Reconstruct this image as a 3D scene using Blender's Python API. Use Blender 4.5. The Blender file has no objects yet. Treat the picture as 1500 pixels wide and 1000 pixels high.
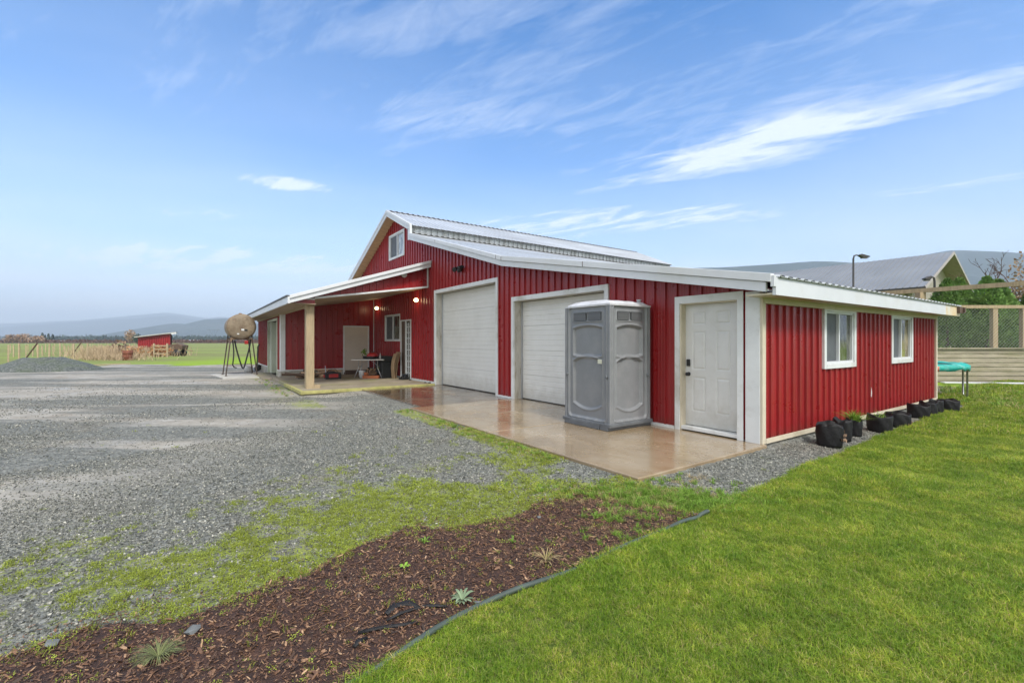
import bpy, math, random
import numpy as np
from mathutils import Vector, Matrix, noise
R = random.Random(7)
sc = bpy.context.scene
COL = sc.collection
# ---------------------------------------------------------------- camera frame constants
F = 669.903; HY = 499.324; TH = 0.96371; X0 = 3.5888; Y0 = 6.5974; EYE = 1.48
S, C = math.sin(TH), math.cos(TH)
def W(v, u, z=0.0):                     # barn axes (v back along side wall, u left along front wall) -> world
    return Vector((X0 - C*u + S*v, Y0 + S*u + C*v, z))
def UV(x, y):
    dx, dy = x - X0, y - Y0
    return S*dx + C*dy, -C*dx + S*dy     # v, u
def gp(px, py, z=-0.1):                 # ground point seen at a photo pixel
    Y = F*(EYE - z)/(py - HY); return (px - 750)/F*Y, Y
# ---------------------------------------------------------------- node helpers
def new_mat(name):
    m = bpy.data.materials.new(name); m.use_nodes = True
    nt = m.node_tree; return m, nt, nt.nodes['Principled BSDF']
def nd(nt, t, **k):
    n = nt.nodes.new(t)
    for a, b in k.items(): setattr(n, a, b)
    return n
def math_n(nt, op, a, b=None, clamp=False):
    n = nd(nt, 'ShaderNodeMath', operation=op); n.use_clamp = clamp
    for i, x in enumerate((a, b)):
        if x is None: continue
        if isinstance(x, (int, float)): n.inputs[i].default_value = x
        else: nt.links.new(x, n.inputs[i])
    return n.outputs[0]
def mix_n(nt, fac, a, b, mode='MIX'):
    n = nd(nt, 'ShaderNodeMix', data_type='RGBA', blend_type=mode)
    for i, x in ((0, fac), (6, a), (7, b)):
        if isinstance(x, (int, float)): n.inputs[i].default_value = x
        elif isinstance(x, tuple): n.inputs[i].default_value = (*x[:3], 1)
        else: nt.links.new(x, n.inputs[i])
    return n.outputs[2]
def ramp_n(nt, fac, stops):
    n = nd(nt, 'ShaderNodeValToRGB'); e = n.color_ramp.elements
    while len(e) < len(stops): e.new(0.5)
    for el, (p, c) in zip(e, stops):
        el.position = p; el.color = (*(c if isinstance(c, tuple) else (c, c, c)), 1)
    nt.links.new(fac, n.inputs[0]); return n.outputs[0]
def coord(nt, kind='Object', scale=None, rot=None, loc=None):
    tc = nd(nt, 'ShaderNodeTexCoord').outputs[kind]
    if scale is None and rot is None and loc is None: return tc
    mp = nd(nt, 'ShaderNodeMapping'); nt.links.new(tc, mp.inputs[0])
    if scale: mp.inputs['Scale'].default_value = scale
    if rot: mp.inputs['Rotation'].default_value = rot
    if loc: mp.inputs['Location'].default_value = loc
    return mp.outputs[0]
def noise_n(nt, vec, scale=5, detail=4, rough=0.55, dist=0.0):
    n = nd(nt, 'ShaderNodeTexNoise'); n.inputs['Scale'].default_value = scale
    n.inputs['Detail'].default_value = detail; n.inputs['Roughness'].default_value = rough
    n.inputs['Distortion'].default_value = dist
    if vec is not None: nt.links.new(vec, n.inputs['Vector'])
    return n.outputs['Fac']
def bump_n(nt, bs, h, strength=0.3, dist=0.01):
    b = nd(nt, 'ShaderNodeBump'); b.inputs['Strength'].default_value = strength
    b.inputs['Distance'].default_value = dist
    nt.links.new(h, b.inputs['Height']); nt.links.new(b.outputs[0], bs.inputs['Normal']); return b
def mat(name, col, rough=0.6, var=0.12, scale=4.0, spec=0.5, metal=0.0, bump=0.0, bscale=60, foot=None, dirt=None, dscale=1.5, coat=0.0, stretch=None, randv=0.0):
    m, nt, bs = new_mat(name)
    vec = coord(nt, scale=stretch) if stretch else coord(nt)
    f = noise_n(nt, vec, scale, 5, 0.6)
    lo = tuple(c*(1-var*1.6) for c in col); hi = tuple(min(1, c*(1+var*1.6)) for c in col)
    c = ramp_n(nt, f, [(0.25, lo), (0.75, hi)])
    if dirt:
        g = ramp_n(nt, noise_n(nt, vec, dscale, 8, 0.7), [(0.5, 0.0), (0.72, 1.0)])
        c = mix_n(nt, g, c, dirt)
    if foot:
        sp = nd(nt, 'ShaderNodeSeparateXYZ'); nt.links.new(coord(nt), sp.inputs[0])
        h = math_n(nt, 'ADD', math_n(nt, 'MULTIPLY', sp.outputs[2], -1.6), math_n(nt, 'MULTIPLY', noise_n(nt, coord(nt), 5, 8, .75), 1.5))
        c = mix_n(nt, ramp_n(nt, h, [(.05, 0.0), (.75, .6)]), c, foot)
    if randv:
        oi = nd(nt, 'ShaderNodeObjectInfo').outputs['Random']
        k = ramp_n(nt, oi, [(0, 1-randv), (1, 1+randv)])
        c = mix_n(nt, 1.0, c, k, 'MULTIPLY')
    nt.links.new(c, bs.inputs['Base Color'])
    bs.inputs['Roughness'].default_value = rough; bs.inputs['Metallic'].default_value = metal
    bs.inputs['Specular IOR Level'].default_value = spec; bs.inputs['Coat Weight'].default_value = coat
    if bump: bump_n(nt, bs, noise_n(nt, coord(nt), bscale, 4), bump, 0.01)
    return m
# ---------------------------------------------------------------- mesh helpers
class MB:
    def __init__(s): s.v = []; s.f = []
    def quad(s, *p):
        n = len(s.v); s.v += [tuple(q) for q in p]; s.f.append(tuple(range(n, n+len(p)))); return s
    def box(s, a, b, bev=0.0):
        (x0, y0, z0), (x1, y1, z1) = [tuple(min(p, q) for p, q in zip(a, b)), tuple(max(p, q) for p, q in zip(a, b))]
        n = len(s.v)
        s.v += [(x0,y0,z0),(x1,y0,z0),(x1,y1,z0),(x0,y1,z0),(x0,y0,z1),(x1,y0,z1),(x1,y1,z1),(x0,y1,z1)]
        s.f += [tuple(n+i for i in q) for q in ((0,3,2,1),(4,5,6,7),(0,1,5,4),(1,2,6,5),(2,3,7,6),(3,0,4,7))]
        return s
    def obox(s, c, sx, sy, sz, M=None):   # box centred, with matrix
        n = len(s.v)
        for dz in (-.5,.5):
            for dx, dy in ((-.5,-.5),(.5,-.5),(.5,.5),(-.5,.5)):
                p = Vector((dx*sx, dy*sy, dz*sz))
                if M: p = M @ p
                s.v.append(tuple(p + Vector(c)))
        s.f += [tuple(n+i for i in q) for q in ((0,3,2,1),(4,5,6,7),(0,1,5,4),(1,2,6,5),(2,3,7,6),(3,0,4,7))]
        return s
    def prism(s, pts, d):                  # pts: planar polygon (3D), d: extrusion vector
        n = len(s.v); k = len(pts); d = Vector(d)
        s.v += [tuple(p) for p in pts] + [tuple(Vector(p)+d) for p in pts]
        s.f.append(tuple(range(n, n+k))[::-1]); s.f.append(tuple(range(n+k, n+2*k)))
        for i in range(k):
            j = (i+1) % k; s.f.append((n+i, n+j, n+k+j, n+k+i))
        return s
    def tube(s, pts, r, seg=8, cap=True):
        pts = [Vector(p) for p in pts]; n0 = len(s.v)
        rs = r if isinstance(r, (list, tuple)) else [r]*len(pts)
        up = None
        for i, p in enumerate(pts):
            d = (pts[min(i+1, len(pts)-1)] - pts[max(i-1, 0)]).normalized()
            if up is None:
                up = Vector((0,0,1)) if abs(d.z) < 0.9 else Vector((1,0,0))
            a = d.cross(up).normalized(); b = d.cross(a).normalized(); up = -b if False else up
            for k in range(seg):
                t = 2*math.pi*k/seg
                s.v.append(tuple(p + (a*math.cos(t) + b*math.sin(t))*rs[i]))
        for i in range(len(pts)-1):
            for k in range(seg):
                a = n0+i*seg+k; b = n0+i*seg+(k+1) % seg
                s.f.append((a, b, b+seg, a+seg))
        if cap:
            s.f.append(tuple(range(n0, n0+seg))); s.f.append(tuple(range(n0+(len(pts)-1)*seg, n0+len(pts)*seg))[::-1])
        return s
    def lathe(s, c, prof, seg=20, M=None):  # prof [(r,z)]
        n0 = len(s.v); c = Vector(c)
        for r, z in prof:
            for k in range(seg):
                t = 2*math.pi*k/seg; p = Vector((r*math.cos(t), r*math.sin(t), z))
                if M: p = M @ p
                s.v.append(tuple(c+p))
        for i in range(len(prof)-1):
            for k in range(seg):
                a = n0+i*seg+k; b = n0+i*seg+(k+1) % seg
                s.f.append((a, b, b+seg, a+seg))
        s.f.append(tuple(range(n0, n0+seg))[::-1]); s.f.append(tuple(range(n0+(len(prof)-1)*seg, n0+len(prof)*seg)))
        return s
    def build(s, name, m, parent=None, smooth=False, bevel=0.0):
        me = bpy.data.meshes.new(name); me.from_pydata(s.v, [], s.f); me.update()
        o = bpy.data.objects.new(name, me); COL.objects.link(o)
        if m: me.materials.append(m)
        if parent: o.parent = parent
        if smooth:
            for p in me.polygons: p.use_smooth = True
        if bevel:
            b = o.modifiers.new('bevel', 'BEVEL'); b.width = bevel; b.segments = 2; b.limit_method = 'ANGLE'
        return o
def tag(o, label=None, cat=None, group=None, kind=None):
    if label: o['label'] = label
    if cat: o['category'] = cat
    if group: o['group'] = group
    if kind: o['kind'] = kind
    return o
def thing(name, label, cat, loc=(0,0,0), rz=0, group=None):
    o = bpy.data.objects.new(name, None); COL.objects.link(o); o.empty_display_size = 0.2
    o.location = loc; o.rotation_euler = (0,0,rz); return tag(o, label, cat, group)
def dup(root, loc, rz=None, label=None, scale=None):
    r = root.copy(); COL.objects.link(r); r.location = loc
    if rz is not None: r.rotation_euler = (0,0,rz)
    if label: r['label'] = label
    if scale: r.scale = scale
    for ch in list(root.children):
        c = ch.copy(); COL.objects.link(c); c.parent = r
        for g in list(ch.children):
            d = g.copy(); COL.objects.link(d); d.parent = c
    return r
def big_mesh(name, v, f, m, parent=None):   # numpy verts, tri/quad faces (n,k)
    me = bpy.data.meshes.new(name); k = f.shape[1]
    me.vertices.add(len(v)); me.vertices.foreach_set('co', v.astype(np.float32).ravel())
    me.loops.add(f.size); me.loops.foreach_set('vertex_index', f.astype(np.int32).ravel())
    me.polygons.add(len(f)); me.polygons.foreach_set('loop_start', np.arange(0, f.size, k, dtype=np.int32))
    me.polygons.foreach_set('loop_total', np.full(len(f), k, np.int32))
    me.update(calc_edges=True); me.validate()
    if m: me.materials.append(m)
    o = bpy.data.objects.new(name, me); COL.objects.link(o)
    if parent: o.parent = parent
    return o
# ---------------------------------------------------------------- materials
def metal_siding(name, col, rough=0.28, dirty=True, fade=True):
    m, nt, bs = new_mat(name)
    vec = coord(nt)
    f = noise_n(nt, coord(nt, scale=(3, 3, 0.35)), 1.6, 3, 0.5)
    c = ramp_n(nt, f, [(0.3, tuple(x*0.92 for x in col)), (0.7, tuple(min(1, x*1.08) for x in col))])
    sx_ = nd(nt, 'ShaderNodeSeparateXYZ'); nt.links.new(vec, sx_.inputs[0])
    wn = nd(nt, 'ShaderNodeTexWhiteNoise', noise_dimensions='1D'); nt.links.new(math_n(nt, 'FLOOR', math_n(nt, 'MULTIPLY', math_n(nt, 'ADD', sx_.outputs[0], sx_.outputs[1]), 1/.9144)), wn.inputs['W'])
    c = mix_n(nt, 1.0, c, ramp_n(nt, wn.outputs['Value'], [(0, .90), (1, 1.08)]), 'MULTIPLY')
    if dirty:
        g = ramp_n(nt, noise_n(nt, coord(nt, scale=(3, 3, 0.25)), 2.5, 5, 0.6), [(0.50, 0.0), (0.95, 0.30)])
        c = mix_n(nt, g, c, (0.34, 0.07, 0.07))
        # splash dirt: chalky grime along the foot of the wall
        sp = nd(nt, 'ShaderNodeSeparateXYZ'); nt.links.new(vec, sp.inputs[0])
        hz = math_n(nt, 'MULTIPLY', sp.outputs[2], -2.2); hz = math_n(nt, 'ADD', hz, 0.9)
        hz = math_n(nt, 'ADD', hz, math_n(nt, 'MULTIPLY', noise_n(nt, vec, 7, 6, .7), 0.45))
        hz = ramp_n(nt, hz, [(0.70, 0.0), (1.15, 0.50)])
        c = mix_n(nt, hz, c, (0.15, 0.035, 0.025))
        # little white scuffs
        s2 = ramp_n(nt, noise_n(nt, coord(nt, scale=(1, 1, 0.55)), 14, 2, .5), [(0.81, 0.0), (0.83, 0.4)])
        c = mix_n(nt, s2, c, (0.6, 0.5, 0.5))
    nt.links.new(c, bs.inputs['Base Color'])
    nt.links.new(ramp_n(nt, noise_n(nt, vec, 3, 4, .6), [(0.3, rough*0.8), (0.7, rough*1.4)]), bs.inputs['Roughness'])
    bump_n(nt, bs, noise_n(nt, coord(nt, scale=(1, 1, .3)), 6, 3), 0.12, 0.01)
    return m
def pieces(name, m, parent, boxes, bevel=0.0):
    return [MB().box(a, b).build(name, m, parent, bevel=bevel) for a, b in boxes]
M = {}
M['red'] = metal_siding('red_siding', (0.265, 0.016, 0.018), 0.30)
M['roof'] = mat('galvanised_roof', (0.52, 0.55, 0.58), 0.32, 0.10, 1.2, metal=0.35, dirt=(0.33, 0.33, 0.32), dscale=0.7, stretch=(0.4, 2, 2))
M['step'] = mat('grey_siding', (0.40, 0.42, 0.44), 0.4, 0.12, 2, metal=0.2, dirt=(0.25, 0.25, 0.24), stretch=(2, 2, .5))
M['white'] = mat('white_painted_trim', (0.66, 0.68, 0.68), 0.42, 0.05, 3, dirt=(0.42, 0.41, 0.36), dscale=1.1, bump=0.05)
M['fascia'] = mat('white_metal_trim', (0.60, 0.62, 0.64), 0.35, 0.04, 1.5, dirt=(0.55, 0.56, 0.54), dscale=0.8)
M['cream'] = mat('cream_trim', (0.58, 0.52, 0.40), 0.55, 0.06, 3, dirt=(0.4, 0.35, 0.24))
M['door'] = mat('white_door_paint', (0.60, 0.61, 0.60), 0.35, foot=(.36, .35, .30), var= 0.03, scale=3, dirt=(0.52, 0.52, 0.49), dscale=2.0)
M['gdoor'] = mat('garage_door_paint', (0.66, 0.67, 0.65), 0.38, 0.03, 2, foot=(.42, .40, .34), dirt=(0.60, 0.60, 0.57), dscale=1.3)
M['jamb'] = mat('grimy_cream_jamb', (.50, .48, .42), .6, .1, 3, dirt=(.26, .22, .15), dscale=2.5, stretch=(3, 3, 1))
M['wood'] = mat('weathered_timber', (0.36, 0.28, 0.17), 0.75, 0.22, 6, bump=0.4, bscale=40, stretch=(6, 6, .5), dirt=(0.25, 0.21, 0.13), dscale=3)
M['ply'] = mat('plywood_soffit', (0.33, 0.25, 0.17), 0.7, 0.14, 3, bump=0.15, dirt=(0.33, 0.25, 0.17))
M['cedar'] = mat('cedar_soffit', (0.42, 0.26, 0.12), 0.7, 0.2, 5, bump=0.2, stretch=(1, 5, 5))
M['conc_raw'] = mat('concrete_stem', (0.36, 0.34, 0.29), 0.85, 0.2, 3, bump=0.5, dirt=(0.22, 0.24, 0.12), dscale=2.2)
M['black'] = mat('black_plastic', (0.012, 0.012, 0.013), 0.45, 0.2, 6)
M['blackfab'] = mat('black_grow_bag_fabric', (0.010, 0.010, 0.011), 0.6, 0.4, 10, bump=0.7, bscale=35, spec=0.35)
M['soil'] = mat('potting_soil', (0.045, 0.03, 0.02), 0.95, 0.4, 30, bump=1.0, bscale=60)
M['toilet'] = mat('grey_moulded_plastic', (0.19, 0.20, 0.21), 0.36, 0.06, 4, dirt=(0.22, 0.225, 0.23), dscale=2.0)
M['toiletd'] = mat('dark_grey_plastic', (0.11, 0.12, 0.13), 0.5, 0.15, 5)
M['ventm'] = mat('dark_louvred_plastic', (.09, .095, .10), .5, .5, 1.0, stretch=(.01, .01, 70))
M['toiletw'] = mat('pale_translucent_plastic', (0.50, 0.51, 0.53), 0.4, 0.10, 4, dirt=(0.4, 0.41, 0.42), dscale=6)
M['rust'] = mat('rusty_steel', (0.19, 0.13, 0.08), 0.75, 0.35, 5, dirt=(0.10, 0.045, 0.02), dscale=4, bump=0.4)
M['darkrust'] = mat('dark_rusty_steel', (0.06, 0.045, 0.038), .75, .3, 5, dirt=(.12, .07, .045))
M['tank'] = mat('weathered_tank_paint', (0.21, 0.165, 0.11), 0.6, 0.3, 3, dirt=(0.10, 0.055, 0.03), dscale=4, bump=0.3)
M['steel'] = mat('galvanised_steel', (0.42, 0.43, 0.43), 0.35, 0.1, 8, metal=0.7)
M['darkmetal'] = mat('dark_bronze_metal', (0.035, 0.032, 0.03), 0.5, 0.2, 8)
M['teal'] = mat('teal_vinyl', (0.01, 0.34, 0.28), 0.45, 0.25, 3, bump=0.6, bscale=9, dirt=(0.25, 0.5, 0.45), dscale=4)
M['orange'] = mat('faded_orange_vinyl', (0.60, 0.20, 0.12), 0.6, 0.15, 6)
M['cardboard'] = mat('cardboard', (0.34, 0.23, 0.13), 0.85, 0.15, 5, bump=0.2)
M['tableplastic'] = mat('offwhite_plastic', (0.58, 0.57, 0.53), 0.5, 0.05, 4)
M['redp'] = mat('red_plastic', (0.36, 0.02, 0.02), 0.4, 0.15, 5)
M['terra'] = mat('terracotta', (0.42, 0.13, 0.05), 0.7, 0.15, 5)
M['interior'] = mat('dark_interior', (0.02, 0.02, 0.02), 0.9, 0.1, 3)
M['housewall'] = mat('grey_stucco', (0.34, 0.31, 0.27), 0.85, 0.1, 2, bump=0.3)
M['houseroof'] = mat('grey_metal_roof', (0.24, 0.25, 0.26), 0.4, 0.08, 0.4, metal=0.3)
M['brown'] = mat('brown_painted_wood', (0.10, 0.065, 0.045), 0.7, 0.15, 5)
M['bark'] = mat('grey_brown_bark', (0.13, 0.10, 0.085), 0.9, 0.25, 8, bump=0.5)
M['rock'] = mat('blue_grey_rock', (0.12, 0.13, 0.13), 0.7, 0.25, 12, bump=0.6, bscale=30)
def leaf_mat(name, a, b, rough=0.6, rv=0.25, trans=0.0):
    m, nt, bs = new_mat(name)
    f = noise_n(nt, coord(nt), 2.3, 4, .6)
    c = ramp_n(nt, f, [(0.3, a), (0.7, b)])
    oi = nd(nt, 'ShaderNodeObjectInfo').outputs['Random']
    c = mix_n(nt, 1.0, c, ramp_n(nt, oi, [(0, 1-rv), (1, 1+rv)]), 'MULTIPLY')
    at = nd(nt, 'ShaderNodeAttribute', attribute_name='tint').outputs['Fac']
    c = mix_n(nt, 1.0, c, ramp_n(nt, at, [(0, 0.65), (1, 1.35)]), 'MULTIPLY')
    nt.links.new(c, bs.inputs['Base Color']); bs.inputs['Roughness'].default_value = rough
    bs.inputs['Specular IOR Level'].default_value = 0.3
    if trans:
        tr = nd(nt, 'ShaderNodeBsdfTranslucent'); nt.links.new(c, tr.inputs[0])
        mx = nd(nt, 'ShaderNodeMixShader'); mx.inputs[0].default_value = trans
        out = nt.nodes['Material Output']
        nt.links.new(bs.outputs[0], mx.inputs[1]); nt.links.new(tr.outputs[0], mx.inputs[2]); nt.links.new(mx.outputs[0], out.inputs[0])
    return m
M['cedarleaf'] = leaf_mat('cedar_foliage', (0.09, 0.18, 0.05), (0.21, 0.33, 0.085), trans=.25)
M['weedleaf'] = leaf_mat('weed_leaf', (0.13, 0.25, 0.03), (0.27, 0.42, 0.06), trans=.25)
M['drygrass'] = leaf_mat('dry_grass', (0.30, 0.23, 0.10), (0.45, 0.35, 0.18))
M['tawny'] = leaf_mat('tawny_twigs', (0.22, 0.14, 0.09), (0.36, 0.25, 0.16))
M['orangeleaf'] = leaf_mat('orange_shrub_leaf', (0.42, 0.12, 0.05), (0.45, 0.33, 0.14))
M['darkleaf'] = leaf_mat('dark_evergreen', (0.02, 0.04, 0.025), (0.05, 0.08, 0.05))
# window glass
def glass_mat(name, tint=(0.05, 0.055, 0.06), curtain=None):
    m, nt, bs = new_mat(name)
    c = ramp_n(nt, noise_n(nt, coord(nt, scale=(2, 2, 1.0)), 3, 3, .6), [(0.35, tuple(t*.5 for t in tint)), (0.7, curtain or tint)])
    nt.links.new(c, bs.inputs['Base Color']); bs.inputs['Roughness'].default_value = 0.06
    bs.inputs['Specular IOR Level'].default_value = 0.8; return m
M['glass'] = glass_mat('dark_window_glass', (0.045, 0.05, 0.045), (0.16, 0.17, 0.14))
M['screen'] = mat('insect_screen', (0.10, 0.11, 0.12), 0.5, 0.15, 4, spec=.3)
M['glasslt'] = glass_mat('pale_window_glass', (0.35, 0.38, 0.40), (0.55, 0.57, 0.58))
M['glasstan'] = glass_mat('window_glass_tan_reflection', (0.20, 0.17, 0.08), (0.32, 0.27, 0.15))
# ================================================================= BARN
RZ = math.pi/2 - TH
barn = thing('barn', 'long red metal-sided barn with white trim, two garage doors and stepped grey roof', 'barn', (X0, Y0, 0), RZ)
PITCH = 0.2286
PROF = [(0, 0), (0.006, 0.034), (0.032, 0.034), (0.038, 0), (0.098, 0), (0.104, 0.004), (0.120, 0.004), (0.126, 0), (0.158, 0), (0.164, 0.004), (0.180, 0.004), (0.186, 0)]
def corr_wall(name, m, fix, axis, sgn, a0, a1, zlo, zhi, openings=(), breaks=(), parent=None, pitch=PITCH):
    """vertical ribbed sheet. axis 'u' (fix=v) or 'v' (fix=u); sgn: outward direction along the fixed axis."""
    ts = {a0, a1, *[b for b in breaks if a0 < b < a1]}
    for o in openings: ts.update(x for x in o[:2] if a0 < x < a1)
    k = math.floor(a0/pitch)-1; offs = []
    while k*pitch < a1+pitch:
        for t, o in PROF: offs.append((k*pitch+t*pitch/PITCH, o))
        k += 1
    at = [p[0] for p in offs]; ov = [p[1] for p in offs]
    ts.update(t for t in at if a0 < t < a1); ts = sorted(ts)
    ts = [t for i, t in enumerate(ts) if i == 0 or t-ts[i-1] > 1e-5]
    off = lambda t: float(np.interp(t, at, ov))
    b = MB()
    P = (lambda t, z: (fix+sgn*off(t), t, z)) if axis == 'u' else (lambda t, z: (t, fix+sgn*off(t), z))
    zl = zlo if callable(zlo) else (lambda t: zlo); zh = zhi if callable(zhi) else (lambda t: zhi)
    for t0, t1 in zip(ts, ts[1:]):
        mid = (t0+t1)/2; spans = []; cur = None
        ops = sorted([o for o in openings if o[0] < mid < o[1]], key=lambda o: o[2])
        lo = None
        segs = [[lo, None]]
        for o in ops:
            segs[-1][1] = o[2]; segs.append([o[3], None])
        for s0, s1 in segs:
            z00 = zl(t0) if s0 is None else s0; z01 = zl(t1) if s0 is None else s0
            z10 = zh(t0) if s1 is None else s1; z11 = zh(t1) if s1 is None else s1
            if z10-z00 < 0.005 and z11-z01 < 0.005: continue
            b.quad(P(t0, z00), P(t1, z01), P(t1, z11), P(t0, z10))
    return b.build(name, m, parent)
roofpts = [(-0.35, 2.36), (6.13, 3.58), (12.15, 5.33), (12.151, 5.68), (14.47, 6.68), (20.2, 4.40), (25.2, 3.9)]
ru = [p[0] for p in roofpts]; rz_ = [p[1] for p in roofpts]
rooftop = lambda u: float(np.interp(u, ru, rz_))
wtop = lambda u: rooftop(u)-0.10
D1 = (0.30, 1.34, 0.0, 2.13)        # small door opening u0,u1,z0,z1
G2 = (3.02, 6.18, 0.0, 2.50)
G1 = (7.0, 10.78, 0.0, 3.09)
WN = (14.05, 15.70, 1.52, 2.52)     # window under the porch
SD = (12.98, 13.92, 0.0, 2.25)      # screen door
GW = (13.62, 15.18, 4.88, 5.78)     # gable window
corr_wall('wall', M['red'], 0, 'u', -1, 0.0, 17.28, lambda u: 0.02 if u < 11.2 else 0.1, wtop, [D1, G2, G1, WN, SD, GW], [6.13, 12.15, 12.151, 14.47, 11.2], barn)
corr_wall('wall', M['red'], 0, 'u', -1, 17.28, 25.2, 3.7, wtop, [], [20.2], barn)
SW1 = (2.11, 3.31, 1.09, 1.99); SW2 = (5.39, 6.60, 1.09, 1.99)
corr_wall('wall', M['red'], 0, 'v', -1, 0.0, 8.52, 0.03, 2.16, [SW1, SW2], [], barn)
# back and hidden walls
corr_wall('wall', M['red'], 8.52, 'u', 1, 0.0, 6.2, -0.1, wtop, [], [6.13], barn)
corr_wall('wall', M['red'], 6.2, 'v', -1, 8.52, 14.3, -0.1, 3.5, [], [], barn)
corr_wall('wall', M['red'], 14.3, 'u', 1, 6.2, 25.2, -0.1, wtop, [], [12.15, 12.151, 14.47, 20.2], barn)
corr_wall('wall', M['red'], 25.2, 'v', 1, -3.8, 14.3, -0.1, lambda v: 3.75 if v > 0 else 3.75+v*.28, [], [0], barn)
# porch inner wall (faces -u) and shed front wall
PV, PU = -3.80, 17.28
ceil = lambda v: 3.345+0.157*v
PD = (-1.31, -0.30, 0.0, 2.10)
corr_wall('wall', M['red'], PU, 'v', -1, PV+0.12, -0.03, lambda v: 0.29, lambda v: ceil(v)+.02, [(-1.37, -0.24, -1, 2.16)], [], barn)
SO = (18.2, 21.0, 0.0, 2.35)
corr_wall('wall', M['red'], PV, 'u', -1, PU, 25.2, 0.28, 2.62, [(SO[0], SO[1], -1, SO[3])], [], barn)
corr_wall('wall', M['red'], 12.13, 'v', -1, -0.355, 14.5, 5.25, 5.64, [], [], barn).data.materials[0] = M['step']
# infill panel above porch soffit line
prz = lambda v: 4.23+0.326*v       # porch roof top height
corr_wall('wall', M['red'], 11.42, 'v', -1, -3.72, -0.02, ceil, lambda v: prz(v)-0.12, [], [], barn)
# stem walls, base trims
pieces('stem_wall', M['conc_raw'], barn, [((0.0, 0.0, -0.25), (8.52, 0.10, 0.0)), ((PV+.02, PU-.015, -0.2), (-1.32, PU+.1, 0.25)), ((PV-.03, PU-.02, -0.2), (PV+.019, SO[0]-.08, 0.24)), ((PV-.03, SO[1]+.08, -0.2), (PV+.1, 25.2, 0.24))])
pieces('base_trim', M['white'], barn, [((-0.046, 1.42, 0.0), (0, 2.92, 0.045)), ((-0.046, 6.29, 0.0), (0, 6.89, 0.045)), ((-0.047, 10.9, -0.02), (0.0, 12.8, 0.10)), ((-0.046, 13.98, 0.02), (0, 17.2, 0.09)),
    ((PV+.03, PU-.055, 0.25), (-1.38, PU-.01, 0.30)), ((PV-.05, PU+.21, 0.24), (PV-.01, SO[0]-.12, 0.285)), ((PV-.05, SO[1]+.12, 0.24), (PV-.01, 25.2, 0.285))])
pieces('base_trim', M['cream'], barn, [((0.06, -0.050, 0.0), (8.46, -0.037, 0.07)), ((0.06, -0.037, 0.0), (8.46, 0.0, 0.028))])
# corner boards
cb = MB().box((-0.05, -0.012, 0.0), (0.0, 0.20, 2.2)); cb.build('corner_board', M['white'], barn, bevel=.004)
MB().box((-0.046, -0.05, 0.0), (0.05, -0.0125, 2.2)).build('corner_board', M['cream'], barn, bevel=.004)
MB().box((8.46, -0.05, 0.0), (8.56, 0.02, 2.1)).build('corner_board', M['cream'], barn, bevel=.004)
MB().box((PV-.04, PU-.04, 0.24), (PV+.14, PU+.20, 2.60)).build('corner_board', M['white'], barn, bevel=.005)
MB().box((-0.04, PU-.07, 0.1), (0.0, PU-.005, 3.33)).build('corner_board', M['fascia'], barn)
MB().box((-0.05, 11.36, 3.34), (-.022, 11.42, 4.05)).build('corner_board', M['white'], barn)
# ---- roof sheets
def corr_sheet(name, m, A, B, Cc, Dd, parent, pitch=PITCH, prof=((0, 0), (.012, .02), (.035, .02), (.047, 0)), th=0.012):
    """A->B low edge, D->C high edge; ribs run from low to high edge."""
    A, B, Cc, Dd = map(Vector, (A, B, Cc, Dd)); L = (B-A).length; n = (B-A).cross(Dd-A).normalized()
    if n.z < 0: n = -n
    ts = []; k = 0
    while k*pitch < L:
        for t, o in prof:
            if k*pitch+t < L: ts.append((k*pitch+t, o))
        k += 1
    ts.append((L, 0)); b = MB(); v = b.v
    for t, o in ts:
        f = t/L; lo = A.lerp(B, f)+n*o; hi = Dd.lerp(Cc, f)+n*o
        v += [tuple(lo), tuple(hi), tuple(lo-n*th), tuple(hi-n*th)]
    for i in range(len(ts)-1):
        a = 4*i; c = a+4
        b.f += [(a, c, c+1, a+1), (a+2, a+3, c+3, c+2), (a, a+2, c+2, c), (a+1, c+1, c+3, a+3)]
    b.f += [(0, 1, 3, 2), (4*len(ts)-4, 4*len(ts)-2, 4*len(ts)-1, 4*len(ts)-3)]
    return b.build(name, m, parent)
VF = -0.36
corr_sheet('roof', M['roof'], (VF, -0.43, 2.335), (8.9, -0.43, 2.335), (8.8, 6.13, 3.565), (VF, 6.13, 3.565), barn)
corr_sheet('roof', M['roof'], (VF, 6.13, 3.57), (14.6, 6.13, 3.57), (14.6, 12.15, 5.315), (VF, 12.15, 5.315), barn)
corr_sheet('roof', M['roof'], (VF, 12.02, 5.60), (14.6, 12.02, 5.60), (14.6, 14.47, 6.67), (VF, 14.47, 6.67), barn)
corr_sheet('roof', M['roof'], (VF, 20.2, 4.40), (14.6, 20.2, 4.40), (14.6, 14.47, 6.67), (VF, 14.47, 6.67), barn)
corr_sheet('roof', M['roof'], (0, 25.2, 3.87), (14.6, 25.2, 3.87), (14.6, 20.2, 4.37), (0, 20.2, 4.37), barn)
corr_sheet('roof', M['roof'], (-4.40, 11.22, 2.79), (-4.40, 24.9, 2.79), (-0.02, 24.9, 4.12), (-0.02, 11.22, 4.22), barn)
rc = MB()
rc.prism([(VF-.02, 14.33, 6.645), (VF-.02, 14.47, 6.715), (VF-.02, 14.61, 6.645), (VF-.02, 14.47, 6.70)], (14.99, 0, 0)); rc.build('ridge_cap', M['roof'], barn)
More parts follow.
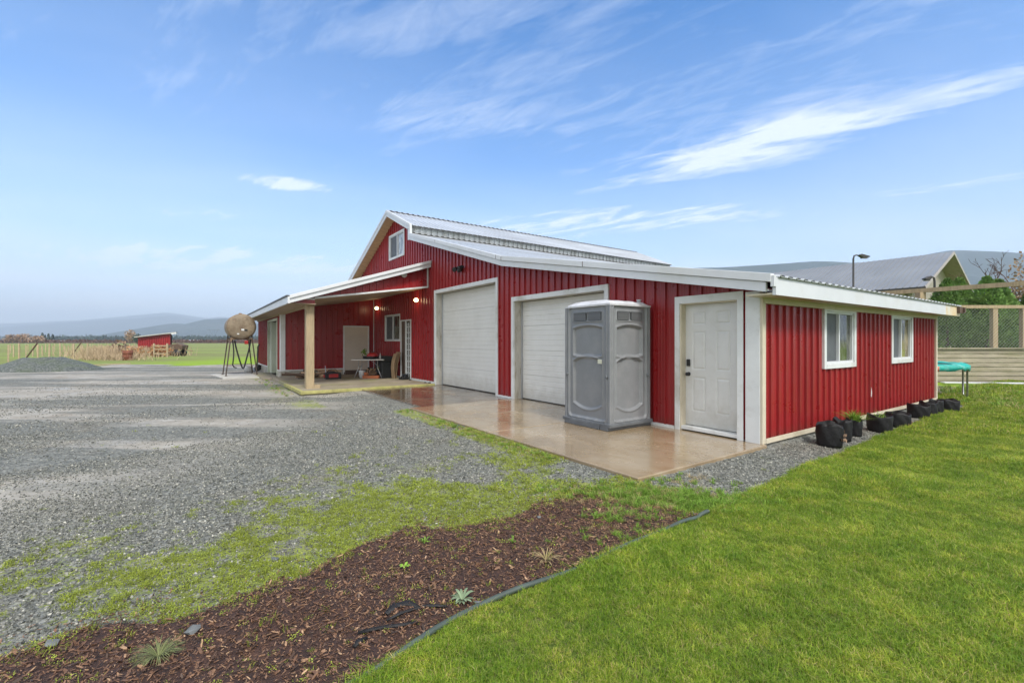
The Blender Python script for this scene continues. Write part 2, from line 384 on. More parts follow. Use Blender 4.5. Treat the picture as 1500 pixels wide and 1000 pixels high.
# foam closures / dark serration where sheets end on the ridge and the two breaks
def teeth(name, u0, u1, z0, z1, zt):       # ribbed foam closure: one toothed strip along the sheet ends
    pts = [(VF, z0)]; k = 0
    top = []
    end = 8.9 if u0 < 0 else 14.7
    while k*PITCH < end:
        a = VF+.02+k*PITCH; top += [(a, z1), (a+.03, zt), (a+.12, zt), (a+.15, z1)]; k += 1
    poly = [(VF+.01, u0, z0)]+[(v, u0, z) for v, z in top]+[(14.7+VF, u0, z0)]
    b = MB(); n = len(top)
    for (va, za), (vb, zb) in zip(top, top[1:]):
        b.quad((va, u0, z0), (vb, u0, z0), (vb, u0, zb), (va, u0, za)); b.quad((va, u0, za), (vb, u0, zb), (vb, u1, zb), (va, u1, za))
    return b.build(name, M['darkmetal'], barn)
teeth('closure_strip', 12.00, 12.02, 5.545, 5.565, 5.592)
teeth('closure_strip', 12.08, 12.10, 5.31, 5.335, 5.365)
teeth('closure_strip', -0.424, -0.404, 2.322, 2.328, 2.352)
teeth('closure_strip', 14.34, 14.38, 6.60, 6.625, 6.672)
# ---- fascia: upper metal rake trim and lower board along the front
def slope_board(b, u0, z0, u1, z1, v0, v1, h):
    b.prism([(v0, u0, z0), (v0, u1, z1), (v0, u1, z1-h), (v0, u0, z0-h)], (v1-v0, 0, 0))
fa = MB(); fb = MB()
segs = [(-0.36, 2.375, 6.13, 3.60), (6.13, 3.60, 12.12, 5.345)]
for u0, z0, u1, z1 in segs:
    slope_board(fa, u0, z0, u1, z1, -0.46, -0.36, 0.115)
    slope_board(fb, max(u0, -.28), float(np.interp(max(u0, -.28), [u0, u1], [z0, z1]))-0.12, u1, z1-0.12, -0.43, -0.385, 0.13)
slope_board(fa, 12.02, 5.64, 14.47, 6.70, -0.44, -0.36, 0.11)
slope_board(fb, 12.14, 5.57, 14.47, 6.58, -0.42, -0.385, 0.13)
slope_board(fa, 14.475, 6.70, 20.2, 4.43, -0.44, -0.36, 0.11)
slope_board(fb, 14.475, 6.58, 20.2, 4.31, -0.42, -0.385, 0.13)
fa.box((-0.44, 12.0, 5.235), (-0.36, 12.13, 5.56)); fb.box((-0.42, 12.135, 5.10), (-0.385, 12.25, 5.52))
fa.build('rake_trim', M['fascia'], barn, bevel=.006); fb.build('fascia_board', M['fascia'], barn)
pieces('trim_joint', M['brown'], barn, [((-0.464, u, rooftop(u)-.09), (-0.461, u+.012, rooftop(u)+.012)) for u in (6.1, 6.35, 9.9, 3.2)])
# front soffits
so = MB()
for u0, z0, u1, z1 in [(-0.3, 2.375, 6.13, 3.60), (6.13, 3.60, 12.12, 5.345)]:
    slope_board(so, u0, z0-.20, u1, z1-.20, -0.385, 0.0, 0.02)
so.build('soffit', M['white'], barn)
so = MB(); slope_board(so, 12.16, 5.5, 14.47, 6.5, -0.385, 0.0, 0.02); slope_board(so, 14.475, 6.5, 20.2, 4.23, -0.385, 0.0, 0.02)
so.build('soffit', M['cedar'], barn)
# side eave fascia
MB().box((-0.40, -0.40, 2.09), (7.6, -0.355, 2.325)).build('fascia_board', M['fascia'], barn)
MB().box((7.6, -0.40, 2.09), (8.85, -0.355, 2.325)).build('fascia_board', mat('yellowed_white_trim', (0.66, 0.50, 0.26), .5, .08, 3, dirt=(.6, .6, .55)), barn)
MB().box((-0.455, -0.40, 2.20), (-0.401, -0.356, 2.345)).build('corner_cap', M['fascia'], barn)
MB().box((-0.38, -0.355, 2.10), (8.8, 0.0, 2.125)).box((-.02, -.06, 2.02), (8.5, -.005, 2.10)).build('soffit', M['cream'], barn)
MB().box((8.8, -0.5, 2.18), (8.9, 0.2, 2.30)).box((8.55, -0.46, 2.16), (8.95, -0.405, 2.31)).build('gutter_end', M['brown'], barn)
# ---- porch roof: rake, eave, ceiling, beams
pr = MB()
def rake_v(b, u0, u1, dz0, h, va=-4.45, vb=-0.02):
    b.prism([(va, u0, prz(va)+dz0), (vb, u0, prz(vb)+dz0), (vb, u0, prz(vb)+dz0-h), (va, u0, prz(va)+dz0-h)], (0, u1-u0, 0))
rake_v(pr, 11.10, 11.20, 0.03, 0.10); pr.build('rake_trim', M['fascia'], barn, bevel=.005)
pr = MB(); rake_v(pr, 11.14, 11.19, -0.075, 0.125); pr.build('fascia_board', M['fascia'], barn)
MB().box((-4.50, 11.13, 2.57), (-4.44, 25.0, 2.765)).build('fascia_board', M['fascia'], barn)
MB().box((-4.53, 11.2, 2.765), (-4.44, 25.0, 2.81)).build('eave_drip_edge', M['darkmetal'], barn)
MB().box((-4.44, 11.3, 2.58), (-3.70, 24.9, 2.60)).build('soffit', M['ply'], barn)
c_ = MB().prism([(-3.72, 11.40, ceil(-3.72)), (0, 11.40, ceil(0)), (0, 11.40, ceil(0)+.02), (-3.72, 11.40, ceil(-3.72)+.02)], (0, PU-11.40, 0)); c_.build('porch_ceiling', M['ply'], barn)
c_ = MB().prism([(-3.72, 11.36, ceil(-3.72)-.01), (-.02, 11.36, ceil(0)-.01), (-.02, 11.36, ceil(0)+.045), (-3.72, 11.36, ceil(-3.72)+.045)], (0, .045, 0))
c_.box((-4.3, 11.35, 2.72), (-3.72, 11.40, 2.765)); c_.build('ceiling_trim', M['white'], barn)
MB().box((-4.3, 11.38, 2.60), (-3.72, 11.43, 2.72)).prism([(-4.08, 11.44, 2.766), (-3.70, 11.44, 2.766), (-3.70, 11.44, 2.88)], (0, .03, 0)).build('infill_board', M['red'], barn)
MB().box((-3.92, 11.50, 2.55), (-3.70, PU+.15, 2.76)).build('porch_beam', M['wood'], barn)
MB().box((-3.90, PU+.2, 2.52), (-3.72, 25.1, 2.70)).build('porch_beam', M['wood'], barn)
po = MB().box((-3.93, 11.55, -0.03), (-3.70, 11.80, 2.55)).box((-3.98, 11.50, 2.44), (-3.90, 11.62, 2.72)); po.build('porch_post', M['wood'], barn, bevel=.008)
MB().box((-3.70, 11.56, -0.03), (-3.52, 11.80, 0.13)).build('post_block', M['wood'], barn, bevel=.01)
# ---- small six-panel door
def grid_panel(name, m, w, h, fn, nx, nz, parent, place, smooth=True):
    xs = np.linspace(0, w, nx); zs = np.linspace(0, h, nz)
    b = MB()
    for z in zs:
        for x in xs: b.v.append(tuple(place(x, z, fn(x, z))))
    for j in range(nz-1):
        for i in range(nx-1):
            a = j*nx+i; b.f.append((a, a+1, a+nx+1, a+nx))
    return b.build(name, m, parent, smooth)
def sstep(a, b, x):
    t = min(1, max(0, (x-a)/(b-a))); return t*t*(3-2*t)
def rrect(x, z, x0, x1, z0, z1, r=0.02):     # signed distance, negative inside
    cx, cz = (x0+x1)/2, (z0+z1)/2; dx = abs(x-cx)-((x1-x0)/2-r); dz = abs(z-cz)-((z1-z0)/2-r)
    return math.hypot(max(dx, 0), max(dz, 0))+min(max(dx, dz), 0)-r
def door_fn(x, z):
    d = 0
    for (x0, x1) in ((0.13, 0.36), (0.55, 0.78)):
        for (z0, z1) in ((0.24, 0.80), (0.93, 1.55), (1.67, 1.87)):
            s = rrect(x, z, x0, x1, z0, z1, .01)
            d += -0.012*math.exp(-((s+0.012)/0.010)**2) + (0.002 if s < -.03 else 0)
    return d
dl, dr = D1[0]+.045, D1[1]-.045
dd = grid_panel('door', M['door'], dr-dl, 2.0, door_fn, 110, 190, barn, lambda x, z, d: (0.10-d, dr-x, 0.085+z))
fr = MB().box((-0.045, D1[0]-.065, 0.0), (0.0, D1[0]+.03, 2.22)).box((-0.045, D1[1]-.02, 0.0), (0.0, D1[1]+.07, 2.22)).box((-0.044, D1[0]+.03, 2.10), (0.0, D1[1]-.02, 2.22))
fr.build('door_frame', M['white'], dd, bevel=.003)
fr = MB().box((-0.02, D1[1]-.045, 0.0), (0.16, D1[1]-.0201, 2.09)).box((-0.02, D1[0]+.0301, 0.0), (0.16, D1[0]+.045, 2.09)).box((-0.02, D1[0]+.045, 2.085), (0.16, D1[1]-.045, 2.0999))
fr.build('door_jamb', M['cream'], dd)
MB().box((-0.03, D1[0]+.0302, 0.02), (0.14, D1[1]-.046, 0.075)).build('threshold', M['white'], dd, bevel=.004)
kn = MB(); Mr = Matrix.Rotation(-math.pi/2, 3, 'Y')
kn.lathe((0.098, D1[1]-.105, 0.93), [(0.033, 0), (0.033, 0.008), (0.012, 0.012), (0.012, 0.035), (0.028, 0.045), (0.03, 0.06), (0.018, 0.07)], 16, Mr)
kn.build('door_knob', M['black'], dd, True)
MB().box((0.07, D1[1]-.135, 1.06), (0.099, D1[1]-.075, 1.175)).build('deadbolt', M['black'], dd, bevel=.008)
# ---- garage doors
def garage(Dr, nsec):
    u0, u1, z0, z1 = Dr; b = MB(); rec = 0.24; zt = z1-.02; sh = (zt-0.01)/nsec
    prof = []
    for s_ in range(nsec):
        zb = 0.01+s_*sh
        prof += [(zb, rec+.012), (zb+.006, rec)]
        for q in range(1, 5):
            zz = zb+sh*q/5
            prof += [(zz-.012, rec), (zz-.004, rec+.007), (zz+.004, rec+.007), (zz+.012, rec)]
        prof += [(zb+sh-.008, rec), (zb+sh-.001, rec+.014)]
    for (za, va), (zb, vb) in zip(prof, prof[1:]):
        b.quad((va, u0+.02, za), (va, u1-.02, za), (vb, u1-.02, zb), (vb, u0+.02, zb))
    g = b.build('garage_door', M['gdoor'], barn)
    f = MB().box((-0.045, u0-.09, 0.0), (0.0, u0+.012, z1+.10)).box((-0.045, u1-.012, 0.0), (0.0, u1+.09, z1+.10)).box((-0.044, u0+.012, z1-.012), (0, u1-.012, z1+.10))
    f.build('door_frame', M['white'], g, bevel=.003)
    j = MB().box((0.0, u0-.02, 0.0), (rec+.05, u0+.012, z1)).box((0.0, u1-.012, 0.0), (rec+.05, u1+.02, z1)).box((0.0, u0+.013, z1-.012), (rec+.05, u1-.013, z1+.02))
    j.build('door_jamb', M['jamb'], g)
    pieces('door_seal', M['step'], g, [((rec-.04, u0+.013, 0), (rec-.006, u0+.04, z1-.015)), ((rec-.04, u1-.04, 0), (rec-.006, u1-.013, z1-.015))])
    MB().box((rec-.012, u0+.03, 0.002), (rec+.01, u1-.03, 0.022)).build('rubber_seal', M['black'], g)
    return g
garage(G2, 4); garage(G1, 5)
# ---- windows
def window(op, axis, fixv, mats, flip=False, wide=0.085, parent=barn, rec=0.03):
    a0, a1, z0, z1 = op
    if axis == 'u': B = lambda b, d0, d1, p, q, r, s_: b.box((fixv+d0, p, r), (fixv+d1, q, s_))
    else: B = lambda b, d0, d1, p, q, r, s_: b.box((p, fixv+d0, r), (q, fixv+d1, s_))
    b = MB()
    B(b, -.045, .02, a0-wide, a0, z0-wide, z1+wide*.9); B(b, -.045, .02, a1, a1+wide, z0-wide, z1+wide*.9)
    B(b, -.044, .02, a0, a1, z1, z1+wide*.9); B(b, -.052, .02, a0, a1, z0-wide, z0)
    w = b.build('window', M['white'], parent, bevel=.004)
    b = MB(); s = .035; mid = (a0+a1)/2
    B(b, -.02, .05, a0, a0+s, z0, z1); B(b, -.02, .05, a1-s, a1, z0, z1); B(b, -.019, .05, a0+s, a1-s, z0, z0+s); B(b, -.019, .05, a0+s, a1-s, z1-s, z1)
    B(b, -.015, .05, mid-.022, mid+.022, z0+s, z1-s); b.build('sash', M['fascia'], w, bevel=.003)
    for k, (p, q) in enumerate(((a0+s, mid-.022), (mid+.022, a1-s))):
        b = MB(); B(b, rec-.01*(k), rec+.006-.01*k, p, q, z0+s, z1-s); b.build('pane', mats[k], w)
    return w
w = window(SW1, 'v', 0, (M['screen'], M['glass'])); window(SW2, 'v', 0, (M['screen'], M['glasstan']))
window(WN, 'u', 0, (M['glass'], M['screen']), wide=.05); window(GW, 'u', 0, (M['glasslt'], M['screen']), wide=.07)
# screen/glass door under porch
sd = MB().box((0.04, SD[0]+.03, .06), (.055, SD[1]-.03, SD[3]-.03)).build('glass_door', M['glass'], barn)
b = MB().box((-.04, SD[0]-.05, 0), (.08, SD[0], SD[3]+.05)).box((-.04, SD[1], 0), (.08, SD[1]+.05, SD[3]+.05)).box((-.04, SD[0], SD[3]), (.08, SD[1], SD[3]+.05)); b.build('door_frame', M['white'], sd)
b = MB()
for k in range(3): b.box((.015, SD[0]+.10+k*.19, .1), (.04, SD[0]+.125+k*.19, SD[3]-.08))
for k in range(9): b.box((.018, SD[0]+.10, .25+k*.22), (.038, SD[0]+.5, .275+k*.22))
b.box((.005, SD[0], .03), (.045, SD[0]+.08, SD[3])).box((.005, SD[0]+.5, .03), (.045, SD[0]+.6, SD[3])).build('muntin', M['white'], sd)
MB().box((.0, SD[0]+.6, .03), (.045, SD[1], SD[3])).build('door_edge_panel', M['brown'], sd)
# porch side door (flush cream slab door)
pd = MB().box((PD[0], PU-.03, .06), (PD[1], PU-.012, PD[3])).build('door', mat('cream_door', (.56, .50, .42), .45, .04, 2), barn)
b = MB().box((PD[0]-.06, PU-.05, 0.0), (PD[0], PU, PD[3]+.05)).box((PD[1], PU-.05, 0.3), (PD[1]+.06, PU, PD[3]+.05)).box((PD[0], PU-.05, PD[3]), (PD[1], PU, PD[3]+.05)); b.build('door_frame', M['white'], pd)
MB().box((PD[0]+.05, PU-.08, 1.02), (PD[0]+.08, PU-.03, 1.06)).build('door_handle', M['steel'], pd)
# shed doorway, left end
sh = MB().box((PV+.28, SO[0], 0.0), (PV+.32, SO[1], SO[3])).build('door', mat('dark_green_door', (.03, .05, .035), .6), barn)
b = MB().box((PV-.06, SO[0]-.1, 0.0), (PV+.02, SO[0], SO[3]+.1)).box((PV-.06, SO[1], 0.0), (PV+.02, SO[1]+.12, SO[3]+.1)).box((PV-.059, SO[0], SO[3]), (PV+.02, SO[1], SO[3]+.1))
b.box((PV+.02, SO[1]-.6, 0.0), (PV+.28, SO[1], SO[3])).build('door_frame', mat('pale_green_trim', (.50, .54, .44), .6, .1, 3, dirt=(.3, .33, .2)), sh)
# interior blockers so light does not leak under the porch
MB().box((PV+.5, PU+.1, 0.0), (-0.1, 25.1, 2.5)).build('light_blocker', M['interior'], barn)
# scuff on the side wall
MB().prism([(4.17, -.027, .40), (4.20, -.027, .38), (4.215, -.027, .47), (4.19, -.027, .58), (4.175, -.027, .50)], (0, -.002, 0)).build('scuff_mark', M['white'], barn)
# ================================================================= concrete slabs
def slab_mat(name, a, b_, c_):
    m, nt, bs = new_mat(name); vec = coord(nt)
    f = noise_n(nt, coord(nt, scale=(1, .6, 1)), 1.0, 7, .68, .3)
    col = ramp_n(nt, f, [(0.32, a), (0.52, b_), (0.72, c_)])
    st_ = ramp_n(nt, noise_n(nt, vec, 26, 4, .7), [(0.62, 0.0), (0.8, 0.55)])
    col = mix_n(nt, st_, col, tuple(x*.6 for x in a))
    nt.links.new(col, bs.inputs['Base Color'])
    wet = noise_n(nt, vec, 1.5, 5, .6)
    nt.links.new(ramp_n(nt, wet, [(0.35, 0.12), (0.68, 0.36)]), bs.inputs['Roughness'])
    bs.inputs['Specular IOR Level'].default_value = 0.6
    bs.inputs['Coat Weight'].default_value = 0.6; bs.inputs['Coat Roughness'].default_value = 0.13; bs.inputs['Coat IOR'].default_value = 1.33
    bump_n(nt, bs, noise_n(nt, vec, 9, 6, .65), 0.10, 0.01); return m
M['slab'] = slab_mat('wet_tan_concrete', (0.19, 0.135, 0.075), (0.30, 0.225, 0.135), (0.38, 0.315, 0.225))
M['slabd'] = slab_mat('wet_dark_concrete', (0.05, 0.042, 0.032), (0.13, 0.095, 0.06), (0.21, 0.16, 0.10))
M['slabp'] = mat('mossy_porch_concrete', (0.27, 0.235, 0.175), 0.7, 0.2, 1.5, dirt=(0.24, 0.24, 0.08), dscale=.9, bump=.2)
def slab(name, v0, v1, u0, u1, m, z=0.0, t=0.15, bev=.012):
    b = MB().box((v0, u0, z-t), (v1, u1, z)); o = b.build(name, m, None, bevel=bev)
    o.location = (X0, Y0, 0); o.rotation_euler = (0, 0, RZ); tag(o, kind='structure'); return o
slab('concrete_apron', -2.77, 0.0, -0.09, 2.93, M['slab']); slab('concrete_apron', -2.77, 0.24, 2.94, 6.28, M['slab'])
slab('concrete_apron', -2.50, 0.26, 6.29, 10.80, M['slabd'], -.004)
slab('porch_floor', -4.15, 0.0, 10.81, 17.3, M['slabp'], 0.03)
slab('porch_floor', -4.45, -3.75, 17.31, 21.5, M['slabp'], -0.03)
bb = MB().box((-4.18, 10.76, -.05), (-0.05, 10.83, .045)).box((-4.22, 10.76, -.06), (-4.12, 13.8, .04)); o = bb.build('kerb', mat('mossy_kerb', (.34, .32, .12), .85, .25, 5, bump=.5, dirt=(.25, .3, .05)), None, bevel=.01)
o.location = (X0, Y0, 0); o.rotation_euler = (0, 0, RZ); tag(o, kind='structure')
# ================================================================= GROUND
Lp = [(-3.4, -1.5), (-1.6, 1.05), (-.65, 2.11), (-.2, 2.64), (.36, 3.02), (1.07, 3.58), (1.74, 4.06), (2.21, 4.49), (3.11, 5.27), (6.07, 7.52), (8.85, 9.56), (11.5, 11.4), (13.6, 12.0), (60, 14)]
Mp = [(-9, -.6), (-4, 1.35), (-3.1, 1.9), (-2.50, 2.23), (-2.30, 2.50), (-1.91, 2.54), (-1.75, 2.66), (-1.57, 2.80), (-1.36, 2.94), (-1.28, 3.22), (-1.10, 3.52), (-0.94, 3.81), (-0.49, 3.79), (0.01, 4.05), (0.31, 4.48), (0.76, 4.62), (1.03, 4.60), (1.35, 4.31), (1.73, 4.05), (1.85, 4.1), (2.05, 4.15)]
lx, ly = zip(*Lp); mx, my = zip(*Mp)
def nz(x, y, s, o=0.0): return noise.noise(Vector((x*s+o, y*s-o, o*1.7)))
def zone(x, y):
    j = 0.10*nz(x, y, 2.1)+0.05*nz(x, y, 7.0, 3)
    yl = np.interp(x, lx, ly)
    if x > -3.4 and y < yl + (j if x > 1.75 else 0): return 'lawn'
    if x < 2.05 and y < np.interp(x, mx, my)+j*2.0+.10*nz(x, y, 4.2, 6) and y > (yl if x > -3.4 else -3): return 'mulch'
    v, u = UV(x, y)
    if u < 0.4 and v > 8.9+j*3: return 'lawn'
    if x < -3.4 and y < -3: return 'yard'
    yf = 29.5+0.25*(x+20)*0.35+nz(x, y, .35)*1.6
    if y < yf and x > -48 and not (v > 15): return 'yard'
    return 'field'
def moss_at(x, y):
    d = y-np.interp(x, mx, my); d *= 0.8
    if d < -0.15: return 0.0
    w = 2.4 if x > -2.6 else 2.0
    m = sstep(w*1.35, 0.15, d) if d > 0 else 1
    if x < -4: m *= max(0, 1-(-4-x)/1.5)
    if x > -3.2: m = max(m, .62*sstep(4.2, 1.5, d)*sstep(-3.2, -2.2, x)*(.55+1.1*max(0, nz(x, y, .8, 11))))
    v, u = UV(x, y)
    if v > -2.7 and u < 0: m *= 0.15
    m *= 0.68+1.0*nz(x, y, 1.1, 5)+0.5*nz(x, y, 3.5, 2)
    if -3.15 < v < -2.75 and -0.2 < u < 6.4: m = max(m, 0.75+0.8*nz(u, 0, 1.1, 9))     # grass lip along the slab
    if v < -4.1 and 8 < u < 22: m = max(m, 0.75*sstep(1.6, 0, -4.2-v)*(0.5+nz(x, y, 1.2, 4)))
    return max(0, min(1, m*1.25))
def gh(x, y):
    h = -0.09+0.010*nz(x, y, 1.1)+0.004*nz(x, y, 5)
    v, u = UV(x, y); z = None
    dv = max(-2.77-v, 0, v-9); du = max(-.1-u, 0, u-11); ds = math.hypot(dv, du)
    if v < 9.5: h += (.035 if u < -.1 and v > -2.77 else .05)*sstep(.7, .05, ds)
    if u < -.1 and v > -.3: h -= .03*sstep(-.3, .5, v)
    r = math.hypot(x, y)
    if r < 14:
        yl = np.interp(x, lx, ly); ym = np.interp(x, mx, my)
        if y < yl and x > -3.4: h += 0.035+0.012*nz(x, y, .8)
        elif x < 2.05 and y < ym: h += 0.035+0.025*nz(x, y, 2.4)+0.012*nz(x, y, 8)
    if r > 35: h -= 0.05
    mm = 0
    if y > 24 and x < -3: h += 0.10*sstep(27, 31, y)
    return h
def lin(a, b, d): return list(np.arange(a, b, d))
xs = sorted(set(lin(-60, -20, 2.0)+lin(-20, -9, .5)+lin(-9, -5, .12)+lin(-5, 6, .05)+lin(6, 14, .12)+lin(14, 40, 1.0)))
ys = sorted(set(lin(-12, 1, .5)+lin(1, 6, .05)+lin(6, 12, .09)+lin(12, 20, .3)+lin(20, 33, .5)+[34, 36, 40, 46]))
nx, ny = len(xs), len(ys)
V = np.zeros((nx*ny, 3)); MO = np.zeros(nx*ny)
for j, y in enumerate(ys):
    for i, x in enumerate(xs):
        V[j*nx+i] = (x, y, gh(x, y))
zones = {'yard': [], 'lawn': [], 'mulch': [], 'field': []}
for j in range(ny-1):
    for i in range(nx-1):
        x, y = (xs[i]+xs[i+1])/2, (ys[j]+ys[j+1])/2
        a = j*nx+i; zones[zone(x, y)].append((a, a+1, a+nx+1, a+nx))
# ground materials
def attr(nt, n): return nd(nt, 'ShaderNodeAttribute', attribute_name=n).outputs['Fac']
def yard_material():
    m, nt, bs = new_mat('gravel_and_moss'); vec = coord(nt)
    vo = nd(nt, 'ShaderNodeTexVoronoi'); vo.inputs['Scale'].default_value = 42; nt.links.new(vec, vo.inputs['Vector'])
    vo2 = nd(nt, 'ShaderNodeTexVoronoi'); vo2.inputs['Scale'].default_value = 17; nt.links.new(vec, vo2.inputs['Vector'])
    sx = nd(nt, 'ShaderNodeSeparateColor'); nt.links.new(vo.outputs['Color'], sx.inputs[0])
    g = ramp_n(nt, sx.outputs[0], [(0.0, (0.045, 0.048, 0.043)), (0.4, (0.11, 0.117, 0.105)), (0.75, (0.175, 0.182, 0.165)), (1.0, (0.34, 0.34, 0.30))])
    sx2 = nd(nt, 'ShaderNodeSeparateColor'); nt.links.new(vo2.outputs['Color'], sx2.inputs[0])
    g = mix_n(nt, 0.35, g, ramp_n(nt, sx2.outputs[1], [(0, (0.06, 0.063, 0.056)), (1, (0.24, 0.245, 0.225))]))
    # packed pale tracks
    tv = coord(nt, rot=(0, 0, math.radians(-52)), scale=(0.14, 1.0, 1))
    t = noise_n(nt, tv, 0.55, 5, .55, .4)
    big = noise_n(nt, vec, 0.16, 3, .5)
    tr = ramp_n(nt, math_n(nt, 'ADD', math_n(nt, 'MULTIPLY', t, .75), math_n(nt, 'MULTIPLY', big, .25)), [(0.47, 0.0), (0.53, 1.0)])
    pos = nd(nt, 'ShaderNodeSeparateXYZ'); nt.links.new(vec, pos.inputs[0])
    near = ramp_n(nt, math_n(nt, 'MULTIPLY', math_n(nt, 'ADD', math_n(nt, 'MULTIPLY', pos.outputs[0], -1), -3.2), .5, True), [(0, 0.0), (1, 1.0)])
    tr = math_n(nt, 'MULTIPLY', tr, near)
    tn = noise_n(nt, vec, 2.4, 8, .75)
    pale = ramp_n(nt, tn, [(0.3, (0.20, 0.18, 0.145)), (0.55, (0.34, 0.32, 0.28)), (0.75, (0.46, 0.45, 0.41))])
    g = mix_n(nt, math_n(nt, 'MULTIPLY', tr, .85), g, pale)
    # brownish fines
    br = ramp_n(nt, noise_n(nt, vec, 0.7, 7, .7), [(0.52, 0.0), (0.75, 0.6)])
    g = mix_n(nt, br, g, (0.19, 0.155, 0.11))
    mo = attr(nt, 'moss')
    mn = noise_n(nt, vec, 9, 6, .75)
    mk = math_n(nt, 'ADD', math_n(nt, 'MULTIPLY', mo, .72), math_n(nt, 'MULTIPLY', math_n(nt, 'SUBTRACT', mn, 0.5), 1.9))
    mk = math_n(nt, 'ADD', mk, math_n(nt, 'MULTIPLY', math_n(nt, 'SUBTRACT', noise_n(nt, vec, 38, 3, .6), 0.5), 1.4))
    mk = ramp_n(nt, mk, [(0.38, 0.0), (0.62, 0.85)])
    mc = ramp_n(nt, noise_n(nt, vec, 3.2, 6, .7), [(0.3, (0.09, 0.12, 0.025)), (0.5, (0.18, 0.22, 0.04)), (0.7, (0.27, 0.28, 0.06))])
    g = mix_n(nt, mk, g, mc)
    nt.links.new(g, bs.inputs['Base Color'])
    rr = ramp_n(nt, math_n(nt, 'MULTIPLY', tr, ramp_n(nt, noise_n(nt, vec, .9, 5, .6), [(0.50, 0.0), (0.66, 1.0)])), [(0, 0.85), (1, 0.42)])
    nt.links.new(rr, bs.inputs['Roughness'])
    hh = math_n(nt, 'SUBTRACT', 1.0, vo.outputs['Distance'])
    hh = math_n(nt, 'MULTIPLY', hh, math_n(nt, 'SUBTRACT', 1.0, math_n(nt, 'MULTIPLY', tr, .75)))
    hh = math_n(nt, 'ADD', hh, math_n(nt, 'MULTIPLY', noise_n(nt, vec, 60, 3), .6))
    bump_n(nt, bs, hh, 0.8, 0.015); bs.inputs['Specular IOR Level'].default_value = .35
    return m
M['yard'] = yard_material()
def lawn_material():
    m, nt, bs = new_mat('lawn_thatch'); vec = coord(nt)
    c = ramp_n(nt, noise_n(nt, vec, 1.6, 6, .7), [(0.3, (0.05, 0.09, 0.012)), (0.5, (0.09, 0.13, 0.022)), (0.75, (0.17, 0.18, 0.05))])
    c = mix_n(nt, ramp_n(nt, noise_n(nt, vec, 30, 4, .7), [(0.5, 0.0), (0.75, .7)]), c, (0.20, 0.17, 0.08))
    nt.links.new(c, bs.inputs['Base Color']); bs.inputs['Roughness'].default_value = .9; bs.inputs['Specular IOR Level'].default_value = .15
    bump_n(nt, bs, noise_n(nt, vec, 60, 4), 1.0, .03); return m
M['lawn'] = lawn_material()
def mulch_material():
    m, nt, bs = new_mat('bark_mulch_bed'); vec = coord(nt)
    c = ramp_n(nt, noise_n(nt, vec, 22, 6, .75), [(0.3, (0.018, 0.010, 0.008)), (0.5, (0.055, 0.026, 0.018)), (0.72, (0.14, 0.065, 0.038))])
    nt.links.new(c, bs.inputs['Base Color']); bs.inputs['Roughness'].default_value = .75
    bump_n(nt, bs, noise_n(nt, vec, 45, 5, .7), 1.0, .03); return m
M['mulch'] = mulch_material()
def field_material():
    m, nt, bs = new_mat('pasture'); vec = coord(nt)
    pos = nd(nt, 'ShaderNodeSeparateXYZ'); nt.links.new(vec, pos.inputs[0])
    f = noise_n(nt, coord(nt, scale=(.25, 1, 1)), 0.06, 7, .65)
    c = ramp_n(nt, f, [(0.3, (0.19, 0.165, 0.09)), (0.46, (0.19, 0.21, 0.08)), (0.6, (0.22, 0.29, 0.08)), (0.8, (0.26, 0.22, 0.14))])
    c = mix_n(nt, ramp_n(nt, noise_n(nt, vec, .9, 6, .7), [(0.45, 0.0), (0.7, .6)]), c, (0.13, 0.15, 0.05))
    # strip of bright wet turf close to the yard
    n1 = math_n(nt, 'ADD', pos.outputs[1], math_n(nt, 'MULTIPLY', noise_n(nt, vec, .2, 4), 8))
    t = ramp_n(nt, math_n(nt, 'MULTIPLY', n1, .01), [(0.46, 1.0), (0.50, 0.0)])
    gx_ = ramp_n(nt, math_n(nt, 'ADD', math_n(nt, 'MULTIPLY', pos.outputs[0], .05), 1.45), [(0.1, 0.15), (0.35, 1.0)])
    c = mix_n(nt, math_n(nt, 'MULTIPLY', math_n(nt, 'MULTIPLY', t, .8), gx_), c, (0.22, 0.34, 0.03))
    # ploughed brown far band
    t2 = ramp_n(nt, math_n(nt, 'MULTIPLY', n1, .001), [(0.30, 0.0), (0.36, .9)])
    c = mix_n(nt, t2, c, (0.13, 0.085, 0.06))
    nt.links.new(c, bs.inputs['Base Color']); bs.inputs['Roughness'].default_value = .9; bs.inputs['Specular IOR Level'].default_value = .1
    bump_n(nt, bs, noise_n(nt, vec, 4, 6, .7), .8, .1); return m
M['field'] = field_material()
for zn, nm in (('yard', 'gravel_yard'), ('lawn', 'lawn'), ('mulch', 'mulch_bed'), ('field', 'grass_field')):
    f = np.array(zones[zn]); ids, inv = np.unique(f, return_inverse=True)
    o = big_mesh(nm, V[ids], inv.reshape(-1, 4), M[zn]); tag(o, kind='structure')
    for p in o.data.polygons: p.use_smooth = True
    if zn == 'yard':
        a = o.data.attributes.new('moss', 'FLOAT', 'POINT')
        a.data.foreach_set('value', np.array([moss_at(V[i][0], V[i][1]) for i in ids], dtype=np.float32))
# outer terrain sheet out to the horizon, with a hole where the detailed sheets lie
bx0, bx1, by0, by1 = xs[0], xs[-1], ys[0], ys[-1]
b = MB(); E = 9000; zf = -0.14
gx = [-E, -2500, -600, -200, bx0, bx1, 200, 600, 2500, E]; gy = [-600, by0, by1, 100, 250, 600, 1500, 4000, 9000]
for i in range(len(gx)-1):
    for j in range(len(gy)-1):
        if gx[i] == bx0 and gy[j] == by0: continue
        b.quad((gx[i], gy[j], zf), (gx[i+1], gy[j], zf), (gx[i+1], gy[j+1], zf), (gx[i], gy[j+1], zf))
tag(b.build('ground', M['field']), kind='structure')
